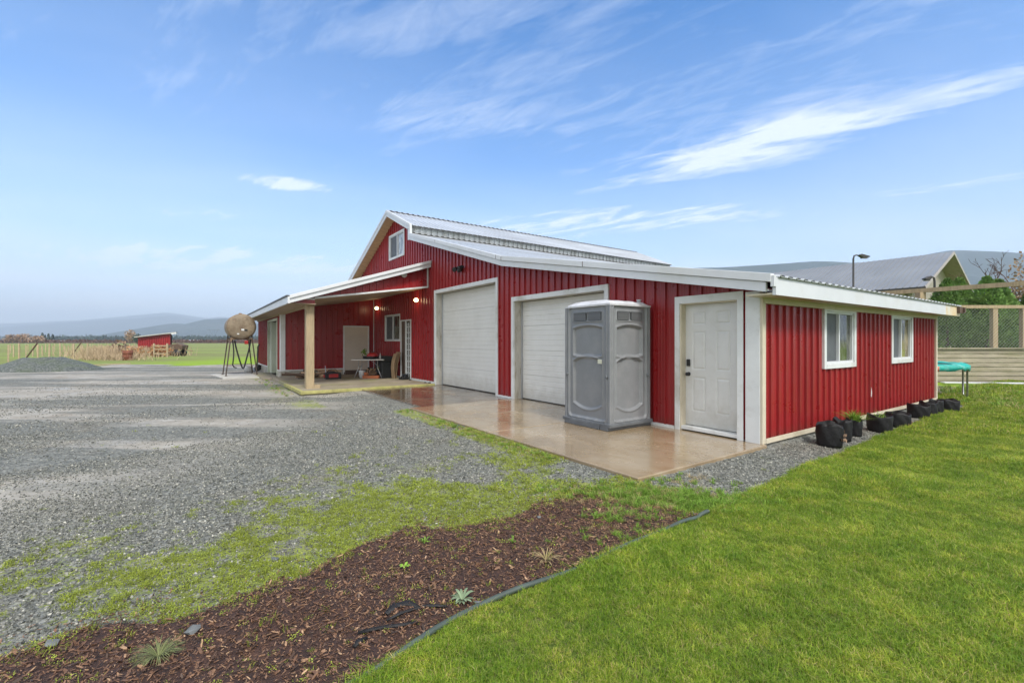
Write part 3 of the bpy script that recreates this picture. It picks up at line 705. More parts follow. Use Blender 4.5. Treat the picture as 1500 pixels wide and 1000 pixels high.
# ---------------------------------------------------------------- scatter with geometry nodes
PROTO = {}
def proto_coll(name, objs):
    c = bpy.data.collections.new(name)
    for o in objs:
        for cc in list(o.users_collection): cc.objects.unlink(o)
        c.objects.link(o)
    return c
def scatter(name, coll, pts, rots, scl, idx, kind='stuff', label=None, cat=None):
    me = bpy.data.meshes.new(name); n = len(pts)
    me.vertices.add(n); me.vertices.foreach_set('co', np.asarray(pts, np.float32).ravel())
    a = me.attributes.new('rot', 'FLOAT_VECTOR', 'POINT'); a.data.foreach_set('vector', np.asarray(rots, np.float32).ravel())
    a = me.attributes.new('scl', 'FLOAT', 'POINT'); a.data.foreach_set('value', np.asarray(scl, np.float32))
    a = me.attributes.new('idx', 'INT', 'POINT'); a.data.foreach_set('value', np.asarray(idx, np.int32))
    o = bpy.data.objects.new(name, me); COL.objects.link(o); tag(o, label, cat, kind=kind)
    ng = bpy.data.node_groups.new(name, 'GeometryNodeTree')
    ng.interface.new_socket('Geometry', in_out='INPUT', socket_type='NodeSocketGeometry')
    ng.interface.new_socket('Geometry', in_out='OUTPUT', socket_type='NodeSocketGeometry')
    N = ng.nodes; K = ng.links; gi = N.new('NodeGroupInput'); go = N.new('NodeGroupOutput')
    ip = N.new('GeometryNodeInstanceOnPoints'); ci = N.new('GeometryNodeCollectionInfo')
    ci.inputs['Collection'].default_value = coll; ci.inputs['Separate Children'].default_value = True; ci.inputs['Reset Children'].default_value = True
    ip.inputs['Pick Instance'].default_value = True
    def na(nm, t):
        q = N.new('GeometryNodeInputNamedAttribute'); q.data_type = t; q.inputs['Name'].default_value = nm; return q.outputs['Attribute']
    e = N.new('FunctionNodeEulerToRotation'); K.new(na('rot', 'FLOAT_VECTOR'), e.inputs[0])
    K.new(gi.outputs[0], ip.inputs['Points']); K.new(ci.outputs[0], ip.inputs['Instance']); K.new(na('idx', 'INT'), ip.inputs['Instance Index'])
    K.new(e.outputs[0], ip.inputs['Rotation']); K.new(na('scl', 'FLOAT'), ip.inputs['Scale']); K.new(ip.outputs[0], go.inputs[0])
    md = o.modifiers.new('scatter', 'NODES'); md.node_group = ng; return o
RN = np.random.default_rng(11)
def stone_mesh(r, name, m, flat=.6):
    b = MB(); n = 9; pts = []
    for _ in range(14):
        d = Vector((R.gauss(0, 1), R.gauss(0, 1), R.gauss(0, 1))).normalized()*r*R.uniform(.75, 1.1)
        pts.append(Vector((d.x*R.uniform(.8, 1.2), d.y*.8, d.z*flat)))
    import bmesh
    bm = bmesh.new()
    for p in pts: bm.verts.new(p)
    h = bmesh.ops.convex_hull(bm, input=bm.verts)
    bmesh.ops.delete(bm, geom=[v for v in bm.verts if not v.link_faces], context='VERTS')
    me = bpy.data.meshes.new(name); bm.to_mesh(me); bm.free(); me.materials.append(m)
    return bpy.data.objects.new(name, me)
def randcol_mat(name, stops, rough=.6, nscale=80):
    m, nt, bs = new_mat(name); oi = nd(nt, 'ShaderNodeObjectInfo').outputs['Random']
    c = ramp_n(nt, oi, stops); k = ramp_n(nt, noise_n(nt, coord(nt), nscale, 3), [(0.3, .8), (0.7, 1.2)])
    nt.links.new(mix_n(nt, 1.0, c, k, 'MULTIPLY'), bs.inputs['Base Color']); bs.inputs['Roughness'].default_value = rough; return m
M['stone'] = randcol_mat('gravel_stone', [(0, (.042, .044, .036)), (.35, (.10, .104, .088)), (.7, (.17, .175, .150)), (.93, (.28, .275, .235)), (1, (.44, .43, .37))], .55)
M['chip'] = randcol_mat('bark_chip', [(0, (.034, .018, .010)), (.4, (.092, .045, .024)), (.75, (.18, .092, .047)), (.93, (.25, .14, .075)), (1, (.46, .30, .17))], .55)
st_p = proto_coll('gravel_protos', [stone_mesh(.01, 'gravel_stone', M['stone'], .65) for _ in range(10)])
def chip_obj():
    b = MB(); L = R.uniform(.010, .03); w = R.uniform(.003, .008); t = R.uniform(.0015, .004)
    b.prism([(-L, -w*.6, 0), (-L*.6, w, 0), (L*.7, w*.8, 0), (L, -w*.2, 0), (L*.3, -w, 0)], (R.uniform(-.004, .004), 0, t))
    me = bpy.data.meshes.new('bark_chip'); me.from_pydata(b.v, [], b.f); me.materials.append(M['chip'])
    return bpy.data.objects.new('bark_chip', me)
ch_p = proto_coll('chip_protos', [chip_obj() for _ in range(12)])
def sample(n, x0, x1, y0, y1, fn):
    """rejection sampling; fn(x,y) -> probability"""
    out = []
    P = RN.random((n, 3))
    for a, b_, c in P:
        x = x0+(x1-x0)*a; y = y0+(y1-y0)*b_
        if abs(x) > 1.22*y+.4: continue
        p = fn(x, y)
        if p > c: out.append((x, y))
    return out
def yard_p(x, y):
    if zone(x, y) != 'yard': return 0
    v, u = UV(x, y)
    if v > -2.78 and -.1 < u < 11: return 0
    if v > 0 and u > -.02: return 0
    if v > -4.3 and u > 10.7: return 0
    m = moss_at(x, y)
    p = 1-.45*sstep(.3, .8, m)
    c_, s__ = math.cos(.9), math.sin(.9); a = x*c_+y*s__; b_ = -x*s__+y*c_
    t = noise.noise(Vector((a*.10, b_*.75, 3.3)))
    p *= 1-.9*sstep(.0, .22, t)*sstep(-2.5, -4.5, x)
    p *= 1-.8*sstep(9, 17, y)
    return p
pts = []; scl = []
for (n, y0, y1, x0, x1, s0, s1) in ((80000, 2.0, 4.5, -5.2, 3.6, .35, 1.25), (90000, 4.5, 8.0, -9, 8, .55, 1.45), (60000, 8.0, 18.0, -16, 13, 1.0, 2.1)):
    q = sample(n, x0, x1, y0, y1, yard_p); pts += q; scl += list(RN.uniform(s0, s1, len(q))*RN.choice([.8, 1, 1.25], len(q)))
P3 = [(x, y, gh(x, y)+.002) for x, y in pts]
scatter('gravel', st_p, P3, RN.uniform(0, 6.28, (len(P3), 3)), scl, RN.integers(0, 10, len(P3)))
q = sample(130000, -4.6, 2.2, 1.6, 4.9, lambda x, y: 1.0 if zone(x, y) == 'mulch' else (.55*sstep(.55, .0, y-np.interp(x, mx, my))*(.6+nz(x, y, 5, 4)) if zone(x, y) == 'yard' and x < 2 else 0))
P3 = [(x, y, gh(x, y)+R.uniform(.0, .012)) for x, y in q]; rt = np.stack([RN.normal(0, .35, len(q)), RN.normal(0, .35, len(q)), RN.uniform(0, 6.28, len(q))], 1)
scatter('bark_mulch', ch_p, P3, rt, RN.choice([.25, .33, .42, .5, .65, .95], len(q), p=[.2, .25, .22, .18, .1, .05]), RN.integers(0, 12, len(q)))
# grass tufts
def grass_mat():
    m, nt, bs = new_mat('grass_blade'); at = nd(nt, 'ShaderNodeAttribute', attribute_name='tint').outputs['Fac']
    oi = nd(nt, 'ShaderNodeObjectInfo').outputs['Random']; gl = nd(nt, 'ShaderNodeNewGeometry').outputs['Position']
    big = noise_n(nt, gl, 2.6, 6, .7)
    c = ramp_n(nt, at, [(0, (.07, .165, .012)), (.5, (.225, .345, .027)), (.82, (.40, .47, .062)), (.9, (.38, .34, .13)), (1, (.50, .42, .22))])
    c2 = ramp_n(nt, big, [(.32, (.60, .74, .50)), (.5, (1.02, 1.02, .9)), (.66, (1.6, 1.32, 1.4))])
    c = mix_n(nt, 1.0, c, c2, 'MULTIPLY'); c = mix_n(nt, 1.0, c, ramp_n(nt, oi, [(0, .75), (1, 1.2)]), 'MULTIPLY')
    nt.links.new(c, bs.inputs['Base Color']); bs.inputs['Roughness'].default_value = .55; bs.inputs['Specular IOR Level'].default_value = .3
    tr = nd(nt, 'ShaderNodeBsdfTranslucent'); nt.links.new(c, tr.inputs[0])
    mx_ = nd(nt, 'ShaderNodeMixShader'); mx_.inputs[0].default_value = .3
    nt.links.new(bs.outputs[0], mx_.inputs[1]); nt.links.new(tr.outputs[0], mx_.inputs[2]); nt.links.new(mx_.outputs[0], nt.nodes['Material Output'].inputs[0])
    return m
M['grass'] = grass_mat()
def tuft(name, nb, rad, h0, h1, w, m, lean=.6, dry=.15, link=False, droop=.4):
    b = MB(); tint = []
    for _ in range(nb):
        a = R.uniform(0, 6.28); r = rad*math.sqrt(R.random()); x, y = r*math.cos(a), r*math.sin(a)
        h = R.uniform(h0, h1); la = R.uniform(0, 6.28); ln = abs(R.gauss(0, lean))*h
        d = Vector((math.cos(la), math.sin(la), 0)); s_ = Vector((-d.y, d.x, 0))*w*R.uniform(.7, 1.2)/2
        p0 = Vector((x, y, -.004)); p1 = p0+d*ln*.35+Vector((0, 0, h*.6)); p2 = p0+d*ln+Vector((0, 0, h*(1-droop*min(1, ln/h)*.5)))
        n = len(b.v); b.v += [tuple(p0-s_), tuple(p0+s_), tuple(p1+s_*.8), tuple(p1-s_*.8), tuple(p2)]
        b.f += [(n, n+1, n+2, n+3), (n+3, n+2, n+4)]
        t = R.uniform(.88, 1) if R.random() < dry else R.uniform(0, .8); tint += [t]*5
    me = bpy.data.meshes.new(name); me.from_pydata(b.v, [], b.f); me.materials.append(m)
    at = me.attributes.new('tint', 'FLOAT', 'POINT'); at.data.foreach_set('value', np.array(tint, np.float32))
    o = bpy.data.objects.new(name, me)
    if link: COL.objects.link(o)
    return o
gr_p = proto_coll('grass_protos', [tuft('grass_tuft', 26, .035, .014, .048, .0026, M['grass'], 1.0, .18) for _ in range(8)]+[tuft('grass_tuft', 30, .07, .02, .06, .005, M['grass'], .9, .18) for _ in range(6)])
pts = []; scl = []; idx = []
def lawn_p(x, y): return 1.0 if zone(x, y) == 'lawn' else 0
for (n, y0, y1, x0, x1, s0, s1, i0, i1) in ((38000, 1.9, 4.4, -1.0, 5.4, .8, 1.3, 0, 8), (34000, 4.4, 7.5, 1.5, 9.2, 1.2, 1.8, 0, 8), (30000, 7.5, 13.5, 5, 16.5, 1.1, 1.6, 8, 14), (9000, 12, 18, 9, 22, 1.6, 2.6, 8, 14)):
    q = sample(n, x0, x1, y0, y1, lawn_p)
    for x, y in q:
        k = .85+.5*nz(x, y, 1.4, 8); pts.append((x, y, gh(x, y))); scl.append(R.uniform(s0, s1)*k); idx.append(R.randrange(i0, i1))
n = len(pts); rt = np.stack([RN.normal(0, .12, n), RN.normal(0, .12, n), RN.uniform(0, 6.28, n)], 1)
scatter('grass', gr_p, pts, rt, scl, idx)
# moss and low weeds in the gravel
M['mossb'] = leaf_mat('moss_leaf', (.16, .22, .02), (.36, .40, .06), rv=.35, trans=.2)
def mossp():
    b = MB(); tint = []
    for _ in range(22):
        a = R.uniform(0, 6.28); r = .022*math.sqrt(R.random()); c = Vector((r*math.cos(a), r*math.sin(a), R.uniform(.0, .009)))
        d = Vector((R.gauss(0, 1), R.gauss(0, 1), R.gauss(0, .5)+.4)).normalized()*R.uniform(.003, .008); e = d.cross(Vector((0, 0, 1))).normalized()*.0025
        n = len(b.v); b.v += [tuple(c), tuple(c+d*.5+e), tuple(c+d), tuple(c+d*.5-e)]; b.f.append((n, n+1, n+2, n+3)); tint += [R.random()]*4
    me = bpy.data.meshes.new('moss_clump'); me.from_pydata(b.v, [], b.f); me.materials.append(M['mossb'])
    at = me.attributes.new('tint', 'FLOAT', 'POINT'); at.data.foreach_set('value', np.array(tint, np.float32)); return bpy.data.objects.new('moss_clump', me)
mo_p = proto_coll('moss_protos', [mossp() for _ in range(6)]+[tuft('grass_tuft', 10, .02, .012, .03, .0025, M['mossb'], .8, .1) for _ in range(3)])
def moss_p(x, y):
    if zone(x, y) == 'lawn': return 0
    if zone(x, y) == 'mulch': return .03+.5*sstep(.35, 0, np.interp(x, mx, my)-y)*max(0, .5+nz(x, y, 5, 9))
    v, u = UV(x, y)
    if v > -2.76 and u > -.1: return 0
    m = moss_at(x, y)*.8+.55*nz(x, y, 5, 1)+.4*nz(x, y, 14, 7)
    return sstep(.35, .85, m)
pts = []; scl = []
for (n, y0, y1, x0, x1, s0, s1) in ((50000, 2.0, 4.6, -5.2, 2.5, .7, 1.5), (36000, 4.6, 8.5, -7, 4, 1.0, 2.2)):
    q = sample(n, x0, x1, y0, y1, moss_p); pts += [(x, y, gh(x, y)+.002) for x, y in q]; scl += list(RN.uniform(s0, s1, len(q)))
n = len(pts); rt = np.stack([RN.normal(0, .2, n), RN.normal(0, .2, n), RN.uniform(0, 6.28, n)], 1)
scatter('moss', mo_p, pts, rt, scl, RN.integers(0, 9, n))
# weedy clump at the bed's end and turf lip by the slab, weeds beyond the barn
we_p = proto_coll('weed_protos', [tuft('weed_tuft', 30, .05, .03, .10, .007, M['weedleaf'], .9, .1) for _ in range(5)]+[tuft('dry_tuft', 24, .05, .02, .08, .004, M['drygrass'], 1.3, .1) for _ in range(3)])
pts = []; idx = []; scl = []
def addw(n, cx, cy, sx, sy, dryf=.2, s0=.6, s1=1.2, test=None):
    for _ in range(n):
        x, y = R.gauss(cx, sx), R.gauss(cy, sy)
        v, u = UV(x, y)
        if v > -2.8 and u > -.12 and u < 12: continue
        if test and not test(x, y): continue
        pts.append((x, y, gh(x, y))); idx.append(R.randrange(5, 8) if R.random() < dryf else R.randrange(0, 5)); scl.append(R.uniform(s0, s1))
x_, y_ = gp(965, 733); addw(560, x_, y_, .36, .17, .35, .35, .8); x_, y_ = gp(930, 765); addw(90, x_, y_, .26, .12, .3, .3, .6)
x_, y_ = gp(840, 720); addw(90, x_, y_, .4, .10, .2, .3, .6); x_, y_ = gp(900, 795); addw(40, x_, y_, .3, .12, .5, .3, .5)
x_, y_ = gp(1040, 738); addw(260, x_, y_, .26, .13, .93, .4, .8); x_, y_ = gp(1000, 710); addw(40, x_, y_, .3, .12, .2, .4, .8)
for u in np.linspace(1.0, 6.2, 60):
    g = nz(u, 0, 1.3, 9)
    if g > -.05 or 2.3 < u < 3.7:
        for _ in range(5):
            p = W(-2.85-abs(R.gauss(0, .11)), u+R.uniform(-.05, .05)); pts.append((p.x, p.y, gh(p.x, p.y))); idx.append(R.randrange(0, 5)); scl.append(R.uniform(.35, .75))
for _ in range(900):
    v, u = R.uniform(8.9, 15), R.uniform(-5, 1.0); p = W(v, u); pts.append((p.x, p.y, gh(p.x, p.y))); idx.append(R.randrange(0, 5)); scl.append(R.uniform(.8, 2.0))
for _ in range(60):
    p = W(R.uniform(-4.7, -4.25), R.uniform(10.8, 19)); pts.append((p.x, p.y, -.09)); idx.append(R.randrange(0, 5)); scl.append(R.uniform(.5, 1))
n = len(pts); rt = np.stack([RN.normal(0, .15, n), RN.normal(0, .15, n), RN.uniform(0, 6.28, n)], 1)
scatter('weeds', we_p, pts, rt, scl, idx)
#PART2
# ================================================================= PORTABLE TOILET
tl = thing('portable_toilet', 'grey moulded portable toilet with white roof standing in front of the second garage door', 'portable toilet', W(-0.63, 2.40, 0.0), RZ)
tl.scale = (.92, 1, 1)
TW = 1.08
def toilet_fn(x, z):
    d = 0.0; xc = x-TW/2
    s = rrect(x, z, .10, TW-.10, .06, 1.97, .07); d += -.018*sstep(.010, -.010, s)+.014*math.exp(-((s-.028)/.012)**2)
    s = rrect(x, z, .19, TW-.19, 1.72, 1.88, .02); d += .014*math.exp(-(s/.014)**2)
    if abs(xc) < .34: d += .014*math.exp(-(xc/.014)**2)*sstep(1.70, 1.73, z)*sstep(1.89, 1.87, z)
    d += -.012*sstep(0, -.02, s)
    for z0, z1, a, b_ in ((1.14, 1.60, .045, -.035), (.28, 1.04, .09, -.09)):
        q = 1-(xc/.34)**2
        top = z1+a*max(0, q)-a*.3; bot = z0+b_*max(0, q)-b_*.3
        s = max(abs(xc)-.33, z-top, bot-z); r_ = .0
        d += -.034*sstep(.012, -.012, s)+.016*math.exp(-((s-.03)/.014)**2)
    for k in range(5):
        if abs(z-.035) < .03: d += .012*math.exp(-((x-.12-k*.21)/.035)**2)
    return d
body = None
for (x0, x1) in ((.21, .51), (.57, .87)):
    MB().box((-TW/2-.0005, TW/2-x1, 1.835), (-TW/2+.02, TW/2-x0, 1.965)).build('vent_grille', M['ventm'], tl)
    MB().box((-TW/2+x0, -TW/2-.0005, 1.835), (-TW/2+x1, -TW/2+.02, 1.965)).build('vent_grille', M['ventm'], tl)
for k, (ox, oy, ax, ay) in enumerate(((-TW/2, TW/2, 0, -1), (-TW/2, -TW/2, 1, 0), (TW/2, -TW/2, 0, 1), (TW/2, TW/2, -1, 0))):
    nxn, nyn = ay, -ax      # outward normal (rotate run direction clockwise)
    pl = lambda x, z, d, ox=ox, oy=oy, ax=ax, ay=ay, a=nxn, b_=nyn: (ox+ax*x+a*d, oy+ay*x+b_*d, .10+z)
    o = grid_panel('door' if k == 0 else 'side_panel', M['toilet'], TW, 1.99, toilet_fn, 90 if k < 2 else 30, 170 if k < 2 else 50, tl, pl)
    if k == 0: door0 = o
b = MB()
for sx in (-1, 1):
    for sy in (-1, 1):
        b.box((sx*(TW/2-.035), sy*(TW/2-.035), .10), (sx*(TW/2+.014), sy*(TW/2+.014), 2.09))
b.build('corner_post', M['toilet'], tl, bevel=.012)
b = MB()
for s_ in (-1, 1): b.box((-TW/2-.05, s_*(TW/2-.1)-.09, 0), (TW/2+.06, s_*(TW/2-.1)+.09, .10))
b.box((-TW/2-.05, -TW/2-.04, .055), (TW/2+.05, TW/2+.04, .118)); b.box((-TW/2-.055, -TW/2+.2, .0), (-TW/2+.1, TW/2-.15, .10)); b.build('skid_base', M['toiletd'], tl, bevel=.012)
b = MB(); n = 16; H_ = TW/2+.018      # shallow crowned roof
for j in range(n+1):
    for i in range(n+1):
        x, y = -H_+2*H_*i/n, -H_+2*H_*j/n; e = max(abs(x), abs(y))/H_
        z = 2.10+.075*math.sqrt(max(0, 1-abs(y/H_)**3))*math.sqrt(max(0, 1-(abs(x)/H_)**6)) + (.012 if (i % 4 == 2 and e < .9) else 0)
        b.v.append((x, y, z))
for j in range(n):
    for i in range(n): a = j*(n+1)+i; b.f.append((a, a+1, a+n+2, a+n+1))
b.box((-H_, -H_, 2.07), (H_, H_, 2.10)); b.build('roof_cap', M['toiletw'], tl, False)
MB().lathe((.42, -.40, 2.10), [(.035, 0), (.035, .09), (.045, .095), (.045, .11)], 12).build('vent_pipe', M['toiletw'], tl, True)
MB().box((-TW/2-.008, -.36, 1.10), (-TW/2-.003, -.27, 1.17)).build('sticker', mat('pale_sticker', (.62, .63, .50), .5), door0)
for (x, y) in ((-TW/2-.02, TW/2-.06), (-TW/2-.02, -TW/2+.06), (TW/2-.07, -TW/2-.02)): MB().lathe((x, y, .86), [(.016, 0), (.022, .01), (.022, .04), (.016, .05)], 10).build('latch', M['toiletd'], door0, True)
# ================================================================= wall-mounted things
fl = thing('floodlight', 'black twin-head motion floodlight on the red wall above the taller garage door', 'light', W(-.02, 8.96, 3.66), RZ); fl.scale = (1.15, 1.15, 1.15)
MB().lathe((0, 0, 0), [(.06, 0), (.06, .04), (.03, .05)], 14, Matrix.Rotation(-math.pi/2, 3, 'Y')).build('mount', M['black'], fl, True)
for s_ in (-1, 1):
    Mx = Matrix.Rotation(math.radians(-115), 3, 'Y') @ Matrix.Rotation(.4*s_, 3, 'X')
    MB().lathe((-.08, s_*.15, .03), [(.03, -.06), (.05, -.02), (.06, .06), (.065, .10), (.05, .10)], 14, Mx).build('lamp_head', M['black'], fl, True)
    MB().tube([(-.03, 0, .0), (-.06, s_*.07, .02), (-.08, s_*.11, .03)], .012).build('arm', M['black'], fl)
MB().lathe((-.09, 0, -.08), [(.02, 0), (.045, .02), (.04, .07), (.02, .09)], 12).build('sensor', M['black'], fl, True)
ve = thing('round_vent', 'round white wall vent high on the red panel above the porch opening', 'vent', W(-.9, 11.39, 3.72), RZ)
MB().lathe((0, 0, 0), [(.10, 0), (.105, .02), (.085, .05), (.05, .06)], 24, Matrix.Rotation(math.pi/2, 3, 'X')).build('cover', M['white'], ve, True)
MB().lathe((0, -.055, 0), [(.05, 0), (.04, .012)], 20, Matrix.Rotation(math.pi/2, 3, 'X')).build('cap', M['fascia'], ve, True)
m, nt, bs = new_mat('warm_lit_lamp'); bs.inputs['Emission Color'].default_value = (1, .74, .38, 1); bs.inputs['Emission Strength'].default_value = 3.5; bs.inputs['Base Color'].default_value = (.8, .7, .5, 1); M['lamp'] = m
for u_, z_, lab in ((16.55, 2.92, 'lit warm wall lamp in the dark inner corner of the porch'), (12.2, 2.96, 'lit warm wall lamp above the glass door, nearer the garage door')):
    t = thing('wall_lamp', lab, 'lamp', W(-.02, u_, z_), RZ, 'lit lamps on the porch wall')
    MB().lathe((-.0, 0, 0), [(.06, 0), (.06, .025), (.03, .04)], 16, Matrix.Rotation(-math.pi/2, 3, 'Y')).build('mount', M['darkmetal'], t, True)
    MB().lathe((-.10, 0, -.07), [(.03, 0), (.075, .03), (.085, .08), (.06, .12), (.03, .14)], 16).build('globe', M['lamp'], t, True)
    MB().tube([(-.02, 0, 0), (-.07, 0, .08), (-.10, 0, .08)], .01).build('arm', M['darkmetal'], t)
    ld = bpy.data.lights.new('lamp_light', 'POINT'); ld.energy = 1.6; ld.color = (1, .72, .42); ld.shadow_soft_size = .08
    lo = bpy.data.objects.new('lamp_light', ld); COL.objects.link(lo); lo.location = (-.26, 0, -.02); lo.parent = t
# ================================================================= porch clutter
tb = thing('folding_table', 'white-topped folding table with bent steel legs on the porch', 'table', W(-1.05, 14.6, .03), math.radians(4))
MB().box((-.62, -.32, .70), (.62, .32, .74)).build('tabletop', M['tableplastic'], tb, bevel=.012)
for s_ in (-1, 1):
    b = MB(); b.tube([(s_*.36, -.25, .70), (s_*.36, -.25, .42), (s_*.52, -.25, .02)], .014).tube([(s_*.36, .25, .70), (s_*.36, .25, .42), (s_*.52, .25, .02)], .014).tube([(s_*.5, -.25, .06), (s_*.5, .25, .06)], .012).tube([(s_*.36, -.25, .45), (s_*.36, .25, .45)], .01)
    b.tube([(s_*.36, 0, .45), (s_*.05, 0, .69)], .01); b.build('leg', M['steel'], tb, True)
def at_table(dx, dy, z=.771):
    p = W(-1.05, 14.6, 0); a = math.radians(4); return (p.x+dx*math.cos(a)-dy*math.sin(a), p.y+dx*math.sin(a)+dy*math.cos(a), z)
g = thing('charcoal_grill', 'small red lidded grill sitting on the folding table', 'grill', at_table(.12, 0))
MB().lathe((0, 0, 0), [(.10, 0), (.18, .04), (.22, .11)], 22).build('bowl', M['black'], g, True)
MB().lathe((0, 0, .112), [(.225, 0), (.21, .07), (.14, .13), (.03, .155)], 22).build('lid', M['redp'], g, True)
MB().box((-.05, -.01, .262), (.05, .01, .29)).build('handle', M['black'], g)
MB().tube([(-.16, 0, .03), (-.33, .0, .05)], .045).build('side_pan', M['black'], g)
bo = thing('bottle', 'clear white-capped bottle at the right end of the folding table', 'bottle', at_table(.40, .05))
MB().lathe((0, 0, 0), [(.035, 0), (.037, .12), (.015, .17), (.015, .19)], 14).build('body', M['tableplastic'], bo, True)
MB().lathe((0, 0, .19), [(.018, 0), (.018, .03)], 12).build('cap', M['white'], bo, True)
pp = thing('potted_plant', 'small leafy green plant in a dark pot at the left of the folding table', 'plant', at_table(-.22, .12))
MB().lathe((0, 0, 0), [(.06, 0), (.08, .12), (.07, .12)], 14).build('pot', M['darkmetal'], pp, True)
def leafclump(name, n, rad, h, size, m, parent, base=0.0, up=.4):
    b = MB(); tint = []
    for _ in range(n):
        d = Vector((R.gauss(0, 1), R.gauss(0, 1), R.gauss(0, 1))).normalized()*R.random()**.4
        c = Vector((d.x*rad, d.y*rad, base+h/2+d.z*h/2)); e = Vector((R.gauss(0, 1), R.gauss(0, 1), R.gauss(0, .6)+up)).normalized()
        w_ = e.cross(Vector((R.gauss(0, 1), R.gauss(0, 1), .3))).normalized()*size*.35; L = e*size*R.uniform(.6, 1.3)
        b.quad(c, c+L*.5+w_, c+L, c+L*.5-w_); tint += [R.random()]*4
    o = b.build(name, m, parent); a = o.data.attributes.new('tint', 'FLOAT', 'POINT'); a.data.foreach_set('value', np.array(tint, np.float32)); return o
leafclump('leaves', 70, .11, .26, .07, M['weedleaf'], pp, .12)
bk = thing('bucket', 'white plastic bucket on the porch floor under the table', 'bucket', at_table(-.28, -.02, .03))
MB().lathe((0, 0, 0), [(.10, 0), (.13, .28), (.135, .29), (.12, .28), (.09, .02)], 18).build('body', M['white'], bk, True)
MB().tube([(-.13, 0, .27), (-.08, -.08, .18), (0, -.12, .14), (.08, -.08, .18), (.13, 0, .27)], .004).build('handle', M['steel'], bk)
tr_ = thing('planter_tray', 'terracotta coloured planter tray on the porch floor under the table', 'planter', at_table(.12, -.2, .03))
MB().box((-.32, -.1, 0), (.30, .12, .015)).box((-.32, -.1, 0), (-.30, .12, .11)).box((.28, -.1, 0), (.30, .12, .11)).box((-.30, -.1, .015), (.28, -.085, .11)).box((-.30, .105, .015), (.28, .12, .11)).build('tray', M['terra'], tr_, bevel=.006)
MB().lathe((-.2, 0, .11), [(.07, -.1), (.09, .1), (.10, .12), (.08, .12)], 14).build('pot', M['terra'], tr_, True)
leafclump('dry_stems', 60, .22, .3, .10, M['tawny'], tr_, .1)
bx = thing('covered_grill', 'bulky black covered barbecue standing against the porch wall', 'barbecue', W(-.46, 13.95+.55, .03), RZ)
b = MB().box((-.28, -.42, .0), (.28, .42, .62)).prism([(-.28, -.42, .62), (.28, -.42, .62), (.2, -.42, .86), (-.16, -.42, .86)], (0, .84, 0)); b.build('cover', mat('black_tarp', (.010, .013, .014), .5, .4, 4, bump=.8, bscale=8), bx, bevel=.03)
MB().box((-.285, -.1, .3), (-.281, .12, .42)).build('label_patch', mat('olive_patch', (.2, .22, .04), .6), bx)
for k, (u_, w_, h_, a_, lab) in enumerate(((13.95, .46, 1.02, 12, 'tall brown cardboard sheet leaning on the porch wall'), (13.72, .30, .95, 8, 'narrow curled cardboard sheet leaning beside the glass door'))):
    Mx = Matrix.Rotation(math.radians(a_), 3, 'Y'); b = MB()
    for j in range(8):
        t0, t1 = j/8, (j+1)/8; cv = lambda t: .10*math.sin(t*2.6)*(1 if k else .5)
        b.prism([tuple(Mx @ Vector((-cv(t0), -w_/2, t0*h_))), tuple(Mx @ Vector((-cv(t1), -w_/2, t1*h_))), tuple(Mx @ Vector((-cv(t1)+.012, -w_/2, t1*h_))), tuple(Mx @ Vector((-cv(t0)+.012, -w_/2, t0*h_)))], (0, w_, 0))
    t = tag(b.build('cardboard_sheet', M['cardboard']), lab, 'cardboard', 'cardboard leaning in the porch'); t.location = W(-.30-.12*k, u_, .045); t.rotation_euler = (0, 0, RZ)
bt_ = thing('work_boots', 'pair of dark muddy work boots by the glass door', 'boots', W(-.22, 13.15, .03), RZ+.3)
for s_ in (-1, 1): MB().prism([(-.15, s_*.08-.045, 0), (.13, s_*.08-.045, 0), (.13, s_*.08-.045, .20), (.02, s_*.08-.045, .21), (-.02, s_*.08-.045, .10), (-.14, s_*.08-.045, .07)], (0, .09, 0)).build('boot', M['black'], bt_, bevel=.02)
bs_ = thing('door_step', 'dark stacked timber step below the cream porch door', 'step', W(-.8, 17.05, .03), RZ)
MB().box((-.55, -.12, 0), (.55, .18, .09)).build('board', M['brown'], bs_, bevel=.01); MB().box((-.5, .02, .091), (.5, .2, .17)).build('board', M['brown'], bs_, bevel=.01)
# woodpile beside the post
wp = thing('firewood_pile', 'heap of split firewood and broken boards on the porch floor beside the post', 'woodpile', W(-2.9, 15.9, .03), RZ)
M['splitwood'] = mat('split_firewood', (.42, .27, .17), .8, .3, 9, bump=.4)
for k in range(26):
    L = R.uniform(.35, .8); r_ = R.uniform(.035, .075); lay = k//10
    c = Vector((R.uniform(-.75, .75), R.uniform(-.2, .2), .07+lay*.10)); a = R.gauss(0, .35)
    d = Vector((math.cos(a), math.sin(a), R.gauss(0, .08)))*L/2
    MB().tube([c-d, c+d], r_, 5).build('log', M['splitwood'] if k % 3 else M['brown'], wp)
tg = thing('tool_bag', 'black and red tool bag on the porch floor beside the firewood', 'bag', W(-2.35, 15.0, .03), RZ)
MB().prism([(-.28, -.16, 0), (.28, -.16, 0), (.30, -.16, .22), (.0, -.16, .30), (-.30, -.16, .22)], (0, .32, 0)).build('body', M['black'], tg, bevel=.03)
pieces('pocket', M['redp'], tg, [((-.17, -.185, .06), (.17, -.161, .19)), ((-.309, -.1, .06), (-.301, .1, .17))]); MB().tube([(-.2, 0, .26), (-.1, 0, .36), (.1, 0, .36), (.2, 0, .26)], .012).build('handle', M['black'], tg)
sp_ = thing('pry_bar', 'pale blue metal bar leaning over the firewood', 'bar', W(-2.55, 15.35, .05), RZ)
MB().tube([(0, -.2, 0), (.05, .15, .38), (.06, .19, .45), (.04, .22, .46)], .014).build('shaft', mat('pale_blue_metal', (.40, .48, .55), .4), sp_, True)
